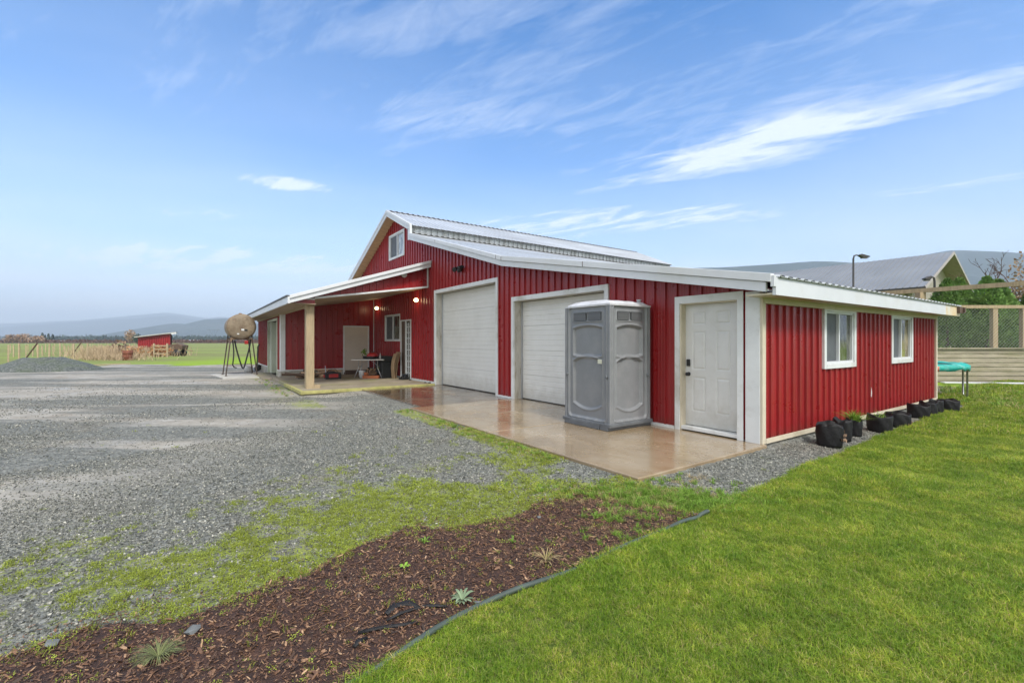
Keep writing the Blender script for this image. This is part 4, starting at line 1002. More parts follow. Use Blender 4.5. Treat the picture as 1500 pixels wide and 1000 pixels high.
MB().tube([(.06, .19, .45), (.02, .25, .47)], .02).build('grip', M['redp'], sp_, True)
# debris at the foot of the wall by the tall garage door
for k in range(3):
    t = tag(stone_mesh(.05, 'rubble_stone', M['darkmetal'], .6), ['dark rubble lump nearest the tall garage door', 'dark rubble lump in the gap of the white base board', 'small dark rubble lump by the boots'][k], 'rubble', 'rubble along the base board'); COL.objects.link(t); t.location = W(-.10-.03*k, 11.1+.28*k+(1 if k == 2 else 0), .05)
# ================================================================= FUEL TANK on stand
ft = thing('fuel_tank', 'rusty cylindrical fuel tank on tall angled legs with hanging hoses', 'fuel tank', (-12.45, 20.9, -.06), math.radians(36.5))
RT = .56; zc = 2.17
Mx = Matrix.Rotation(math.radians(-90), 3, 'X')   # lathe axis -> +y
b = MB().lathe((0, -.8, zc), [(RT*.55, -.055), (RT*.85, -.035), (RT*.985, 0), (RT, .03), (RT, 1.30), (RT*.98, 1.34), (RT*.5, 1.38)], 40, Mx); b.build('drum', M['tank'], ft, True)
b = MB().lathe((0, -.8, zc), [(RT*1.012, .0), (RT*1.02, .02), (RT*1.012, .05)], 40, Mx); b.build('end_rim', M['rust'], ft, True)
MB().lathe((0, -.3, zc+RT-.01), [(.07, 0), (.07, .06), (.035, .08)], 12).build('filler_cap', M['rust'], ft, True)
pieces('sticker', M['white'], ft, [((-.02, -.862, zc-.17), (.09, -.856, zc-.09)), ((-.18, -.86, zc-.34), (-.1, -.852, zc-.29))])
MB().box((.10, -.862, zc-.19), (.22, -.856, zc-.11)).build('sticker', M['black'], ft)
b = MB().box((-.42, -.75, 1.60), (.42, -.69, 1.68)).box((-.42, .55, 1.60), (.42, .61, 1.68)).box((-.42, -.75, 1.53), (-.36, .61, 1.60)).box((.36, -.75, 1.53), (.42, .61, 1.60)).build('cradle', M['rust'], ft)
for sx in (-1, 1):
    for sy in (-1, 1):
        y = -.72 if sy < 0 else .58
        b = MB().tube([(sx*.40, y, 1.95), (sx*.42, y, 1.6), (sx*.60, y+sy*.12, .0)], .028, 6); b.lathe((sx*.60, y+sy*.12, 0), [(.07, 0), (.07, .015)], 8); b.build('leg', M['darkrust'], ft)
MB().tube([(-.56, -.78, .45), (.56, -.78, .45)], .014, 6).tube([(-.56, .64, .45), (.56, .64, .45)], .014, 6).build('cross_brace', M['rust'], ft)
b = MB()
pts_ = [Vector((-.28, -.95, 1.55))]+[Vector((-.28+.62*t+.05*math.sin(t*6), -.97, 1.55-1.22*math.sin(math.pi*t)**.8)) for t in np.linspace(.05, .95, 16)]+[Vector((.34, -.95, 1.62))]
b.tube(pts_, .034, 6); pts_ = [Vector((-.36+.05*math.sin(t*3), -.90, 1.6-1.1*t)) for t in np.linspace(0, 1, 6)]+[Vector((-.3, -.9, .40)), Vector((-.2, -.92, .36))]; b.tube(pts_, .028, 6); b.build('hose', M['black'], ft, True)
MB().box((.10, -.93, 1.40), (.24, -.83, 1.56)).build('pump', M['redp'], ft, bevel=.01)
b = MB().box((-1.0, -1.05, -.14), (1.1, 1.2, -.005)); o = tag(b.build('concrete_pad', mat('pale_concrete', (.42, .41, .38), .8, .12, 3, dirt=(.3, .28, .2)), None, bevel=.01), kind='structure'); o.location = (-12.35, 20.9, -.06); o.rotation_euler = (0, 0, math.radians(42))
o = tag(MB().box((-.8, -.9, -.1), (.8, .9, .0)).build('concrete_pad', bpy.data.materials['pale_concrete'], None, bevel=.01), kind='structure'); o.location = W(-4.95, 19.6, -.05); o.rotation_euler = (0, 0, RZ)
bk2 = thing('bucket', 'squat white bucket on the pad between the fuel tank and the red wall', 'bucket', W(-4.55, 22.3, -.06)); MB().lathe((0, 0, 0), [(.17, 0), (.2, .3), (.205, .32), (.18, .31), (.15, .02)], 18).build('body', M['white'], bk2, True)
MB().tube([(-.2, 0, .3), (-.1, -.1, .2), (.1, -.1, .2), (.2, 0, .3)], .006).build('handle', M['steel'], bk2)
ht = thing('hand_truck', 'dark upright hand truck standing at the corner of the red wall behind the fuel tank', 'hand truck', W(-4.05, 23.6, -.06), RZ-.2)
b = MB()
for s_ in (-1, 1): b.tube([(0, s_*.2, .1), (.05, s_*.2, 1.25), (.12, s_*.2, 1.38)], .02, 6)
for z in (.35, .62, .9, 1.2): b.tube([(.02, -.2, z), (.02, .2, z)], .016, 6)
b.build('frame', M['darkmetal'], ht)
for s_ in (-1, 1): MB().lathe((.06, s_*.27, .15), [(.05, -.04), (.15, -.035), (.15, .035), (.05, .04)], 18, Matrix.Rotation(math.pi/2, 3, 'X')).build('wheel', M['black'], ht, True)
MB().box((-.25, -.22, .0), (0, .22, .015)).build('toe_plate', M['darkmetal'], ht)
# ================================================================= GROW BAGS along the side wall
bags = [(1213, 656, .34, .33, 1, 'nearest and largest black grow bag by the side wall, torn at its right edge'),
        (1234, 648, .25, .33, 0, 'second black grow bag from the near corner, upright and empty'),
        (1251, 641, .22, .27, 2, 'slim black grow bag full of arching green leaves'),
        (1288, 635, .36, .29, 3, 'wide black grow bag with thin yellow-green shoots below the first window'),
        (1313, 627, .38, .25, 4, 'slumped black grow bag with dry brown leaves beside it'),
        (1345, 614, .36, .27, 0, 'black grow bag below the second window, first of the far cluster'),
        (1360, 611, .30, .30, 0, 'black grow bag in the far cluster directly behind the first one'),
        (1371, 608, .24, .29, 0, 'narrow black grow bag at the rear corner of the red wall'),
        (1388, 604, .38, .26, 5, 'farthest black grow bag, standing past the end of the red wall')]
for px, py, w, h, k, lab in bags:
    x, y = gp(px, py, -.12); v, u = UV(x, y); x, y = W(v+w*.3, u+.02)[:2]; z0 = gh(x, y)+.005; r = w/2
    t = thing('grow_bag', lab, 'grow bag', (x, y, z0), R.uniform(0, 3), 'black grow bags along the side wall')
    n = 36; b = MB(); rings = 9
    for j in range(rings+2):
        zz = min(j, rings)/rings*h; inn = j > rings
        for i in range(n):
            a = 2*math.pi*i/n; wob = 1+.045*math.sin(3*a+px)+.03*math.sin(7*a+j*.8+px)+.02*math.sin(13*a+j*2.1); rr = r*wob*(.93+.09*math.sin(zz/h*2.4))
            zz2 = zz*(1+.07*math.sin(2*a+px)*(zz/h)+.035*math.sin(5*a)*(zz/h))
            if inn: rr *= .86; zz2 = h*.72
            b.v.append((rr*math.cos(a), rr*math.sin(a), zz2))
    for j in range(rings+1):
        for i in range(n): a = j*n+i; c = j*n+(i+1) % n; b.f.append((a, c, c+n, a+n))
    b.f.append(tuple(range(n))[::-1]); b.build('bag', M['blackfab'], t, True)
    MB().lathe((0, 0, h*.68), [(r*.85, 0), (r*.6, .03), (.01, .04)], 18).build('soil', M['soil'], t, True)
    def blades(nb, hh, spread, m, wd=.008):
        b = MB(); ti = []
        for _ in range(nb):
            a = R.uniform(0, 6.28); L = hh*R.uniform(.5, 1.1); s_ = spread*R.uniform(.3, 1.2); p0 = Vector((R.gauss(0, r*.3), R.gauss(0, r*.3), h*.7)); d = Vector((math.cos(a), math.sin(a), 0)); q = Vector((-d.y, d.x, 0))*wd
            ps = [p0+d*s_*t*t+Vector((0, 0, L*(t-.35*t*t*s_/spread))) for t in (0, .4, .75, 1)]
            for i in range(3): b.quad(ps[i]-q*(1-i/3.2), ps[i]+q*(1-i/3.2), ps[i+1]+q*(1-(i+1)/3.2), ps[i+1]-q*(1-(i+1)/3.2)); ti += [R.random()]*4
        o = b.build('plant', m, t); at = o.data.attributes.new('tint', 'FLOAT', 'POINT'); at.data.foreach_set('value', np.array(ti, np.float32))
    if k == 2: blades(110, .30, .30, M['weedleaf'], .010)
    if k == 3: blades(30, .24, .12, M['weedleaf'], .005)
    if k == 1: blades(12, .06, .05, M['weedleaf'], .006)
    if k == 5: blades(14, .12, .06, M['weedleaf'], .005)
    if k in (1, 4): leafclump('dry_leaves', 22, .09, .12, .07, M['tawny'], t, .08 if k == 1 else .02).location = (r*.9*math.cos(.2-t.rotation_euler.z-1), r*.9*math.sin(.2-t.rotation_euler.z-1), 0)
# ================================================================= bed edging, rocks, weeds
hp = []
for i in range(len(Lp)-1): pass
ctrl = [(-1.15, 1.6), (-.93, 1.83), (-.65, 2.11), (-.2, 2.64), (.36, 3.02), (1.07, 3.58), (1.5, 3.9), (1.74, 4.06)]
for t in np.linspace(0, 1, 60):
    q = t*(len(ctrl)-1); i = min(int(q), len(ctrl)-2); f_ = q-i
    p0, p1, p2, p3 = [Vector(ctrl[max(0, min(len(ctrl)-1, i+d))]) for d in (-1, 0, 1, 2)]
    p = .5*((2*p1)+(p2-p0)*f_+(2*p0-5*p1+4*p2-p3)*f_**2+(3*p1-p0-3*p2+p3)*f_**3)
    hp.append((p.x, p.y, -.045+.006*math.sin(t*40)+(.012 if t > .93 else 0)))
ed = thing('garden_edging', 'long dark green plastic edging strip between mulch bed and lawn', 'edging', (0, 0, 0))
MB().tube(hp, .017, 10).build('round_bead', mat('dark_green_edging', (.055, .075, .062), .45, .2, 6), ed, True)
b = MB()
for (x0, y0, z0), (x1, y1, z1) in zip(hp, hp[1:]): b.quad((x0, y0, z0-.07), (x1, y1, z1-.07), (x1, y1, z1), (x0, y0, z0))
b.build('buried_skirt', bpy.data.materials['dark_green_edging'], ed)
for px, py, s, lab in ((282, 928, .045, 'grey rock in the mulch beside the grass tuft'), (75, 946, .038, 'pale blue-grey rock at the left edge of the mulch bed'), (790, 759, .028, 'small dark grey rock in the mulch near the far end'), (748, 610, .03, 'tiny dark stone lying on the concrete apron'),
                       (402, 815, .035, 'flat dark rock among the gravel near the moss'), (700, 886, .026, 'brown stone beside the leafy rosette weed')):
    zz = .0 if py == 610 else -.06; x, y = gp(px, py, zz)
    if py == 610: s = .014
    o = tag(stone_mesh(s, 'rock', M['rock'], .55), lab, 'rock'); COL.objects.link(o); o.location = (x, y, (gh(x, y) if zz else .0)+s*.35)
def rosette(name, lab, px, py, n, L, w, m, up=.35, cat='weed'):
    x, y = gp(px, py, -.06); b = MB(); ti = []
    for i in range(n):
        a = 2*math.pi*i/n+R.uniform(-.3, .3); l = L*R.uniform(.7, 1.15); d = Vector((math.cos(a), math.sin(a), 0)); q = Vector((-d.y, d.x, 0))*w
        u_ = up*R.uniform(.5, 1.5); ps = [d*l*t+Vector((0, 0, l*u_*math.sin(t*2.2))) for t in (0.05, .3, .6, .85, 1)]; ws = (.35, .8, 1, .7, .08); tt = R.random()
        for k in range(4): b.quad(ps[k]-q*ws[k], ps[k]+q*ws[k], ps[k+1]+q*ws[k+1], ps[k+1]-q*ws[k+1]); ti += [tt]*4
    o = tag(b.build(name, m), lab, cat); o.location = (x, y, gh(x, y)+.008)
    at = o.data.attributes.new('tint', 'FLOAT', 'POINT'); at.data.foreach_set('value', np.array(ti, np.float32)); return o
M['olive'] = leaf_mat('olive_grass', (.14, .17, .06), (.25, .27, .11))
M['sageleaf'] = leaf_mat('sage_leaf', (.14, .20, .11), (.26, .33, .20))
rosette('rosette_weed', 'large grey-green rosette weed in the mulch beside the black fabric', 677, 882, 20, .085, .008, M['sageleaf'])
rosette('rosette_weed', 'small yellow-green rosette weed in the middle of the mulch bed', 592, 831, 8, .045, .008, M['weedleaf'])
rosette('rosette_weed', 'bright green weed tuft in the mulch towards the concrete apron', 751, 798, 12, .04, .004, M['weedleaf'], .9)
rosette('rosette_weed', 'tiny green weed in the mulch to the left of the dark rock', 622, 797, 10, .05, .006, M['weedleaf'], .8)
rosette('rosette_weed', 'green weed tuft close under the weedy far end of the bed', 872, 762, 14, .045, .006, M['weedleaf'], .9)
rosette('dry_weed', 'straw-coloured dead weed lying on the mulch', 800, 825, 40, .12, .002, M['drygrass'], .35)
rosette('grass_tuft', 'wide tuft of long thin grass in the near left mulch', 232, 962, 150, .115, .0011, M['olive'], .28, 'grass tuft')
# black landscape fabric scraps
def strip(name, lab, pix, w):
    b = MB(); P_ = [Vector((*gp(px, py, -.05), 0)) for px, py in pix]
    L_ = []
    for i, p in enumerate(P_):
        d = (P_[min(i+1, len(P_)-1)]-P_[max(i-1, 0)]).normalized(); q = Vector((-d.y, d.x, 0))*w*(1 if 0 < i < len(P_)-1 else .5); z = gh(p.x, p.y)+.013+.004*math.sin(i*2.0)
        L_ += [Vector((p.x, p.y, z-.004))+q, Vector((p.x, p.y, z+.005)), Vector((p.x, p.y, z-.004))-q]
    b.v = [tuple(p) for p in L_]
    for i in range(len(P_)-1): b.f += [(3*i, 3*i+1, 3*i+4, 3*i+3), (3*i+1, 3*i+2, 3*i+5, 3*i+4)]
    o = tag(b.build(name, M['blackfab'], None, True), lab, 'fabric scrap', 'landscape fabric poking out of the mulch')
    s = o.modifiers.new('thickness', 'SOLIDIFY'); s.thickness = .003
strip('landscape_fabric', 'long black fabric strip curving up toward the leafy rosette', [(566, 912), (585, 903), (605, 896), (622, 890), (640, 888), (655, 890)], .013)
strip('landscape_fabric', 'black fabric strip lying lowest in the mulch, pointing left', [(524, 926), (545, 922), (566, 919), (585, 918), (612, 915)], .016)
strip('landscape_fabric', 'ragged patch of black fabric above the two strips', [(565, 903), (578, 890), (598, 884), (612, 893)], .028)
strip('landscape_fabric', 'small torn black fabric patch at the lower left of the strips', [(518, 948), (526, 940), (538, 934)], .02)
# ================================================================= GRAVEL PILE, yard far side
x0, y0 = gp(62, 546, -.1)
b = MB(); n = 60
for j in range(n+1):
    for i in range(n+1):
        x = -3.0+6.0*i/n; y = -2.2+4.4*j/n; r = math.hypot(x/2.75, y/2.0)
        h = .95*max(0, 1-r)**.85*(1-.35*max(0, 1-r*3)) if r < 1 else 0
        h *= 1+.12*nz(x, y, 1.2, 3); b.v.append((x, y, h+.02*nz(x, y, 4)-.04))
for j in range(n):
    for i in range(n): a = j*(n+1)+i; b.f.append((a, a+1, a+n+2, a+n+1))
mp, nt, bs = new_mat('pile_gravel'); vec = coord(nt); vo = nd(nt, 'ShaderNodeTexVoronoi'); vo.inputs['Scale'].default_value = 22; nt.links.new(vec, vo.inputs['Vector'])
s3 = nd(nt, 'ShaderNodeSeparateColor'); nt.links.new(vo.outputs['Color'], s3.inputs[0]); cc = ramp_n(nt, s3.outputs[0], [(0, (.045, .055, .05)), (.6, (.11, .125, .115)), (1, (.2, .215, .2))])
cc = mix_n(nt, ramp_n(nt, noise_n(nt, vec, 1.4, 5), [(.5, 0.), (.7, .55)]), cc, (.09, .12, .05)); nt.links.new(cc, bs.inputs['Base Color']); bs.inputs['Roughness'].default_value = .8; bump_n(nt, bs, vo.outputs['Distance'], 1.0, .05)
gpile = tag(b.build('gravel_pile', mp, None, True), 'low grey-green heap of crushed gravel at the edge of the yard', 'gravel pile'); gpile.location = ((66-750)/F*(y0+2.0), y0+2.0, -.06)
p_ = tag(MB().box((-3.6, -.12, 0), (3.6, .12, .05)).build('pale_plank', M['wood'], None, bevel=.01), 'pale plank lying on the ground behind the gravel pile', 'plank'); p_.location = (-25.2, 24.6, .05); p_.rotation_euler = (0, -.02, .75)
# ---- field posts
def post_thing(x, y, h, w, lean, lab, grp, m=None, brace=None):
    t = thing('fence_post', lab, 'fence post', (x, y, gh(x, y) if y < 45 else -.14), R.uniform(0, 3), grp)
    t.rotation_euler = (R.gauss(0, lean), R.gauss(0, lean), R.uniform(0, 3))
    MB().box((-w/2, -w/2, -.2), (w/2, w/2, h)).build('stake', m or M['paleposts'], t, bevel=.006); return t
M['paleposts'] = mat('pale_wooden_stakes', (.40, .31, .20), .8, .2, 6, bump=.3)
G_ = 'pale stakes in the field beyond the gravel pile'
LB = 'pale wooden stake standing in a row in the grass field'
for i, px in enumerate((12, 28, 55, 72, 88, 108, 128, 148, 168, 190)):
    Y = 33+i*1.1; post_thing((px-750)/F*Y, Y, 1.2+.15*R.random(), .085, .02, LB if px != 12 else 'thickest pale stake, leftmost of the rows in the field', G_)
for i, px in enumerate((20, 38, 48, 62, 78, 95, 100, 118, 120, 136, 139, 158, 176)):
    Y = 43+i*1.3; post_thing((px-750)/F*Y, Y, 1.15, .08, .02, LB, G_)
for i in range(16):
    Y = 60+i*1.5; px = 15+i*13; post_thing((px-750)/F*Y, Y, 1.2, .08, .02, LB, G_)
for k, (px, Y) in enumerate(((46, 36), (112, 46))):
    t = thing('brace_pole', ['long slanting brace pole leaning across the nearer stakes', 'short slanting brace pole further along the stakes'][k], 'pole', ((px-750)/F*Y, Y, -.1)); MB().tube([(-.6, 0, 0), (.5, 0, 1.45)], .05, 6).build('pole', M['brown'], t)
# pale dead-grass bank between posts and shed
def clump_thing(name, lab, cat, x, y, z, rad, h, n, size, m, group=None, trunk=False, up=.3):
    t = thing(name, lab, cat, (x, y, z), 0, group)
    leafclump('foliage', n, rad, h, size, m, t, .15*h if trunk else 0, up)
    b = MB()
    for _ in range(4): b.tube([(0, 0, -.1), (R.gauss(0, rad*.2), R.gauss(0, rad*.2), h*.4), (R.gauss(0, rad*.4), R.gauss(0, rad*.4), h*.75)], [.03*h, .02*h, .006*h], 5)
    b.build('stem', M['bark'], t); return t
b = MB(); ti = []
for _ in range(6500):
    Y = R.uniform(36, 60); px = R.gauss(160, 26)+ (R.random()*60 if Y > 45 else 0); x = (px-750)/F*Y; h = R.uniform(.3, .95)*(1.2 if Y > 40 else .6)
    q = Vector((R.gauss(0, .25), R.gauss(0, .2), h)); p = Vector((x, Y, -.1)); b.quad(p+Vector((-.02, 0, 0)), p+Vector((.02, 0, 0)), p+q, p+q-Vector((.015, 0, 0))); ti += [R.random()]*4
o = tag(b.build('dry_reeds', leaf_mat('pale_reed', (.30, .22, .14), (.45, .35, .23))), kind='stuff'); a = o.data.attributes.new('tint', 'FLOAT', 'POINT'); a.data.foreach_set('value', np.array(ti, np.float32))
# ================================================================= small red shed with orange shrubs
Ys = 50
sx0, sx1 = (202-750)/F*Ys, (250-750)/F*Ys
rs = thing('field_shed', 'small red lean-to shed with slanting roof far across the field', 'shed', (sx0, Ys, -.12), math.radians(34))
wS = 2.85
def shedwall():
    b = MB(); k = 0; n = int(wS/.2)
    zt = lambda x: 1.95+.45*x/wS
    for i in range(n):
        a, c = i*wS/n, (i+.8)*wS/n; e = (i+1)*wS/n
        b.quad((a, 0, 0), (c, 0, 0), (c, 0, zt(c)), (a, 0, zt(a))); b.quad((c, 0, 0), ((c+e)/2, -.05, 0), ((c+e)/2, -.05, zt(e)), (c, 0, zt(c))); b.quad(((c+e)/2, -.05, 0), (e, 0, 0), (e, 0, zt(e)), ((c+e)/2, -.05, zt(e)))
    b.quad((0, 0, 0), (0, 0, 1.95), (0, 3, 1.95), (0, 3, 0)); b.quad((0, 3, 0), (0, 3, 1.95), (wS, 3, 2.4), (wS, 3, 0)); return b
shedwall().build('wall', M['red'], rs)
MB().box((wS-.02, 0.0, 0), (wS, .25, 2.38)).box((wS-.02, 2.6, 0), (wS, 3, 2.38)).build('doorway_post', M['brown'], rs)
MB().box((wS-.5, .05, 0.02), (wS-.45, 2.95, 2.2)).build('inner_wall', M['interior'], rs)
MB().prism([(-.3, -.35, 1.97), (wS+.5, -.35, 2.52), (wS+.5, -.35, 2.62), (-.3, -.35, 2.07)], (0, 3.8, 0)).build('roof', mat('pale_shed_roof', (.45, .44, .40), .6, .1, 2), rs)
MB().prism([(wS+.1, -.37, 2.33), (wS+.55, -.37, 2.42), (wS+.55, -.37, 2.53), (wS+.1, -.37, 2.46)], (0, .03, 0)).build('roof_trim', M['white'], rs)
clump_thing('orange_shrub', 'orange-leaved shrub in front of the red field shed, centre', 'shrub', (230-750)/F*44, 44, -.1, .6, 1.25, 240, .22, M['orangeleaf'], 'orange shrubs by the field shed')
clump_thing('orange_shrub', 'orange-leaved shrub at the right corner of the red field shed', 'shrub', (243-750)/F*44.5, 44.5, -.1, .5, 1.0, 160, .2, M['orangeleaf'], 'orange shrubs by the field shed')
clump_thing('orange_shrub', 'yellow-orange shrub behind the rusty barrel', 'shrub', (195-750)/F*42, 42, -.1, .8, 1.1, 200, .22, M['orangeleaf'], 'orange shrubs by the field shed')
clump_thing('orange_shrub', 'loose low shrub to the left of the rusty barrel', 'shrub', (176-750)/F*43, 43, -.1, .8, 1.7, 120, .25, M['tawny'], 'orange shrubs by the field shed')
ba = thing('rusty_barrel', 'square-sided rusty burn barrel on the grass left of the field shed', 'barrel', (187-750)/F*36.5 and ((187-750)/F*36.5, 36.5, -.05), 0)
MB().lathe((0, 0, 0), [(.33, 0), (.34, .02), (.33, .25), (.345, .27), (.33, .29), (.33, .55), (.345, .57), (.33, .59), (.34, .78), (.31, .78), (.30, .1)], 24).build('body', mat('deep_rust', (.17, .055, .03), .8, .3, 5, bump=.4), ba, True)
MB().tube([(-.1, 0, .5), (-.3, .1, 1.3)], .025, 5).build('stick', M['bark'], ba)
wf = thing('white_gate', 'small white wooden gate and rails before the red field shed', 'gate', ((238-750)/F*43, 43, -.1), 0)
for x in (-.8, .45): MB().box((x-.06, -.05, 0), (x+.06, .05, 1.35)).build('post', M['paleposts'], wf)
for z in (.35, .75, 1.1): MB().box((-.8, -.075, z), (.45, -.051, z+.09)).build('rail', M['paleposts'], wf)
ca = thing('farm_cart', 'dark loaded farm cart parked beside the red field shed', 'cart', ((257-750)/F*47, 47, -.12), .1)
MB().prism([(-.9, -.5, .7), (.9, -.5, .7), (1.0, -.5, 1.15), (.4, -.5, 1.35), (-.5, -.5, 1.2), (-.95, -.5, 1.05)], (0, 1.0, 0)).build('bed', M['brown'], ca, bevel=.05)
for x in (-.45, .45):
    for y in (-.55, .55): MB().lathe((x, y, .35), [(.05, -.06), (.35, -.05), (.35, .05), (.05, .06)], 16, Matrix.Rotation(math.pi/2, 3, 'X')).build('wheel', M['black'], ca, True)
MB().tube([(.9, 0, .7), (1.7, 0, .55)], .04, 6).build('drawbar', M['rust'], ca)
# ================================================================= FAR BACKGROUND (left)
def far(px, Y): return (px-750)/F*Y
for px, Y, hpx, wpx, lab in ((17, 330, 13, 17, 'round brown bare thicket at the far left edge of the fields'), (34, 340, 14, 19, 'second round brown thicket on the far field edge'), (56, 340, 11, 16, 'third lower brown thicket beside the dark conifers')):
    clump_thing('far_thicket', lab, 'bush', far(px, Y), Y, -.14, wpx/2*Y/F, hpx*Y/F, 420, 1.1, M['tawny'], 'brown thickets at the far field edge')
conifers = []
for i, (px, hpx) in enumerate(((62, 15), (66, 12), (71, 14), (77, 13))):
    Y = 420; t = thing('far_conifer', 'dark conifer in the little group on the far field edge', 'conifer', (far(px, Y), Y, -.14), 0, 'dark conifers on the far field edge')
    h = hpx*Y/F; b = MB(); ti = []
    for _ in range(260):
        z = h*R.random(); r_ = (1-z/h)*h*.22+.1; a = R.uniform(0, 6.28); c = Vector((r_*math.cos(a)*R.random()**.5, r_*math.sin(a), z)); s_ = h*.06
        b.quad(c, c+Vector((s_*math.cos(a), s_*math.sin(a), -s_*.5)), c+Vector((s_*1.5*math.cos(a+.5), s_*math.sin(a+.5), -s_)), c+Vector((0, 0, -s_))); ti += [R.random()]*4
    o = b.build('crown', M['darkleaf'], t); at = o.data.attributes.new('tint', 'FLOAT', 'POINT'); at.data.foreach_set('value', np.array(ti, np.float32))
    MB().tube([(0, 0, 0), (0, 0, h*.9)], [h*.03, h*.005], 5).build('trunk', M['bark'], t)
t = clump_thing('far_tree', 'reddish-brown bare tree just left of the field shed', 'tree', far(191, 260), 260, -.14, 2.6, 7.0, 500, .7, M['tawny'], None, True)
clump_thing('far_tree', 'low dark green tree between the brown tree and the field shed', 'tree', far(201, 230), 230, -.14, 1.8, 4.6, 400, .6, M['darkleaf'], None, True)
def treeline(name, px0, px1, Y, h0, h1, n, m, size):
    b = MB(); ti = []
    for _ in range(n):
        px = R.uniform(px0, px1); hh = (h0+(h1-h0)*(.5+.5*noise.noise(Vector((px*.09, Y, 0)))))
        c = Vector((far(px, Y), Y+R.uniform(-10, 10), R.random()**.7*hh-.2)); s_ = size*R.uniform(.6, 1.4)
        e = Vector((R.gauss(0, 1), R.gauss(0, .4), R.gauss(0, 1))).normalized()*s_; f = Vector((R.gauss(0, 1), R.gauss(0, .4), R.gauss(0, 1))).normalized()*s_
        b.quad(c, c+e, c+e+f, c+f); ti += [R.random()]*4
    o = tag(b.build(name, m), kind='stuff'); at = o.data.attributes.new('tint', 'FLOAT', 'POINT'); at.data.foreach_set('value', np.array(ti, np.float32))
treeline('brown_hedgerow', -40, 400, 380, 1.2, 2.6, 5000, leaf_mat('far_brown_hedge', (.09, .05, .035), (.16, .09, .06)), 1.0)
treeline('distant_woods', 80, 400, 900, 3, 14, 6000, M['darkleaf'], 2.6)
treeline('far_woods', -60, 420, 1800, 6, 26, 5000, M['darkleaf'], 6)
for i, (px0_, px1_, Y, h, lab) in enumerate(((258, 292, 620, 3.2, 'long white greenhouse on the horizon right of the field shed'), (84, 104, 700, 2.6, 'low white farm building on the far left horizon'))):
    t = thing('far_greenhouse', lab, 'greenhouse', (far(px0_, Y), Y, -.14)); L = far(px1_, Y)-far(px0_, Y)
    MB().box((0, 0, 0), (L, 12, h*.6)).build('wall', M['white'], t); MB().prism([(0, 0, h*.6), (0, 6, h), (0, 12, h*.6)], (L, 0, 0)).build('roof', M['fascia'], t)
def pylon(px, Y, h, lab):
    t = thing('transmission_pylon', lab, 'pylon', (far(px, Y), Y, 0), 0, 'pylons on the far plain'); b = MB(); w = h*.28
    for s_ in (-1, 1): b.tube([(s_*w*.55, 0, 0), (s_*w*.35, 0, h*.5), (s_*w*1.3, 0, h)], h*.008, 4); b.tube([(s_*w*.35, 0, h*.5), (s_*w*.2, 0, h*.97)], h*.006, 4)
    for k in range(5): b.tube([(-w*.5, 0, h*.1*k), (w*.45, 0, h*.1*(k+1))], h*.004, 4)
    b.build('mast', M['pylon'], t); MB().tube([(-w*1.9, 0, h*.97), (w*1.9, 0, h*.97)], h*.012, 4).build('cross_arm', M['pylon'], t)
M['pylon'] = mat('dull_steel_pylon', (.12, .13, .14), .7, .05, 1)
pylon(313, 1000, 27, 'nearest and tallest power pylon left of the fuel tank'); pylon(296, 1500, 27, 'smaller power pylon just left of the tallest one'); pylon(283, 1700, 27, 'faint power pylon above the white greenhouse')
# ================================================================= HILLS
def hills(name, ridge, Yr, depth, m, seed, amp, x0, x1, nx_=260, ny_=36, foot=0):
    px_ = [r[0] for r in ridge]; py_ = [r[1] for r in ridge]; V_ = []
    for j in range(ny_+1):
        t = j/ny_; Y = Yr-depth*(1-t)
        for i in range(nx_+1):
            px = x0+(x1-x0)*i/nx_; x = (px-750)/F*Yr; hr = (HY-np.interp(px, px_, py_))*Yr/F
            f_ = sstep(0, 1, t)**.9; n_ = noise.fractal(Vector((x*.0012+seed, Y*.0012, seed)), 1.0, 2.0, 5)
            V_.append((x, Y, max(foot, hr*f_*(1+.0*n_)+amp*n_*f_*(1-f_*.75))-1))
    for i in range(nx_+1): V_.append((V_[ny_*(nx_+1)+i][0], Yr+depth*.6, 0))
    f = [(j*(nx_+1)+i, j*(nx_+1)+i+1, (j+1)*(nx_+1)+i+1, (j+1)*(nx_+1)+i) for j in range(ny_+1) for i in range(nx_)]
    o = big_mesh(name, np.array(V_), np.array(f), m); tag(o, kind='structure')
    for p in o.data.polygons: p.use_smooth = True
def hill_mat(name, a, b_, c_):
    m, nt, bs = new_mat(name); vec = coord(nt)
    c = ramp_n(nt, noise_n(nt, vec, .004, 10, .7), [(.35, a), (.55, b_), (.72, c_)]); nt.links.new(c, bs.inputs['Base Color']); bs.inputs['Roughness'].default_value = 1; bs.inputs['Specular IOR Level'].default_value = 0
    bump_n(nt, bs, noise_n(nt, vec, .02, 8, .7), 1, 30); return m
mh = hill_mat('forested_hillside', (.018, .035, .028), (.035, .055, .04), (.08, .09, .075))
hills('wooded_hill', [(-200, 476), (0, 480), (60, 476), (150, 470), (200, 467), (240, 464), (262, 462), (285, 468), (310, 467), (330, 464), (345, 468), (400, 478), (520, 490), (700, 497)], 7400, 1800, mh, 3, 45, -220, 700)
hills('near_hill', [(150, 499), (200, 490), (225, 479), (262, 472), (285, 474), (310, 467), (335, 466), (360, 471), (420, 482), (520, 499)], 3900, 900, mh, 5, 40, 150, 520, 120)
mf = hill_mat('far_mountainside', (.03, .05, .045), (.05, .075, .06), (.16, .17, .17))
hills('far_ridge', [(-300, 478), (0, 474), (120, 469), (200, 461), (245, 458), (300, 465), (400, 470), (600, 480), (800, 488), (1000, 499)], 8300, 700, mf, 8, 60, -400, 1000, 260)
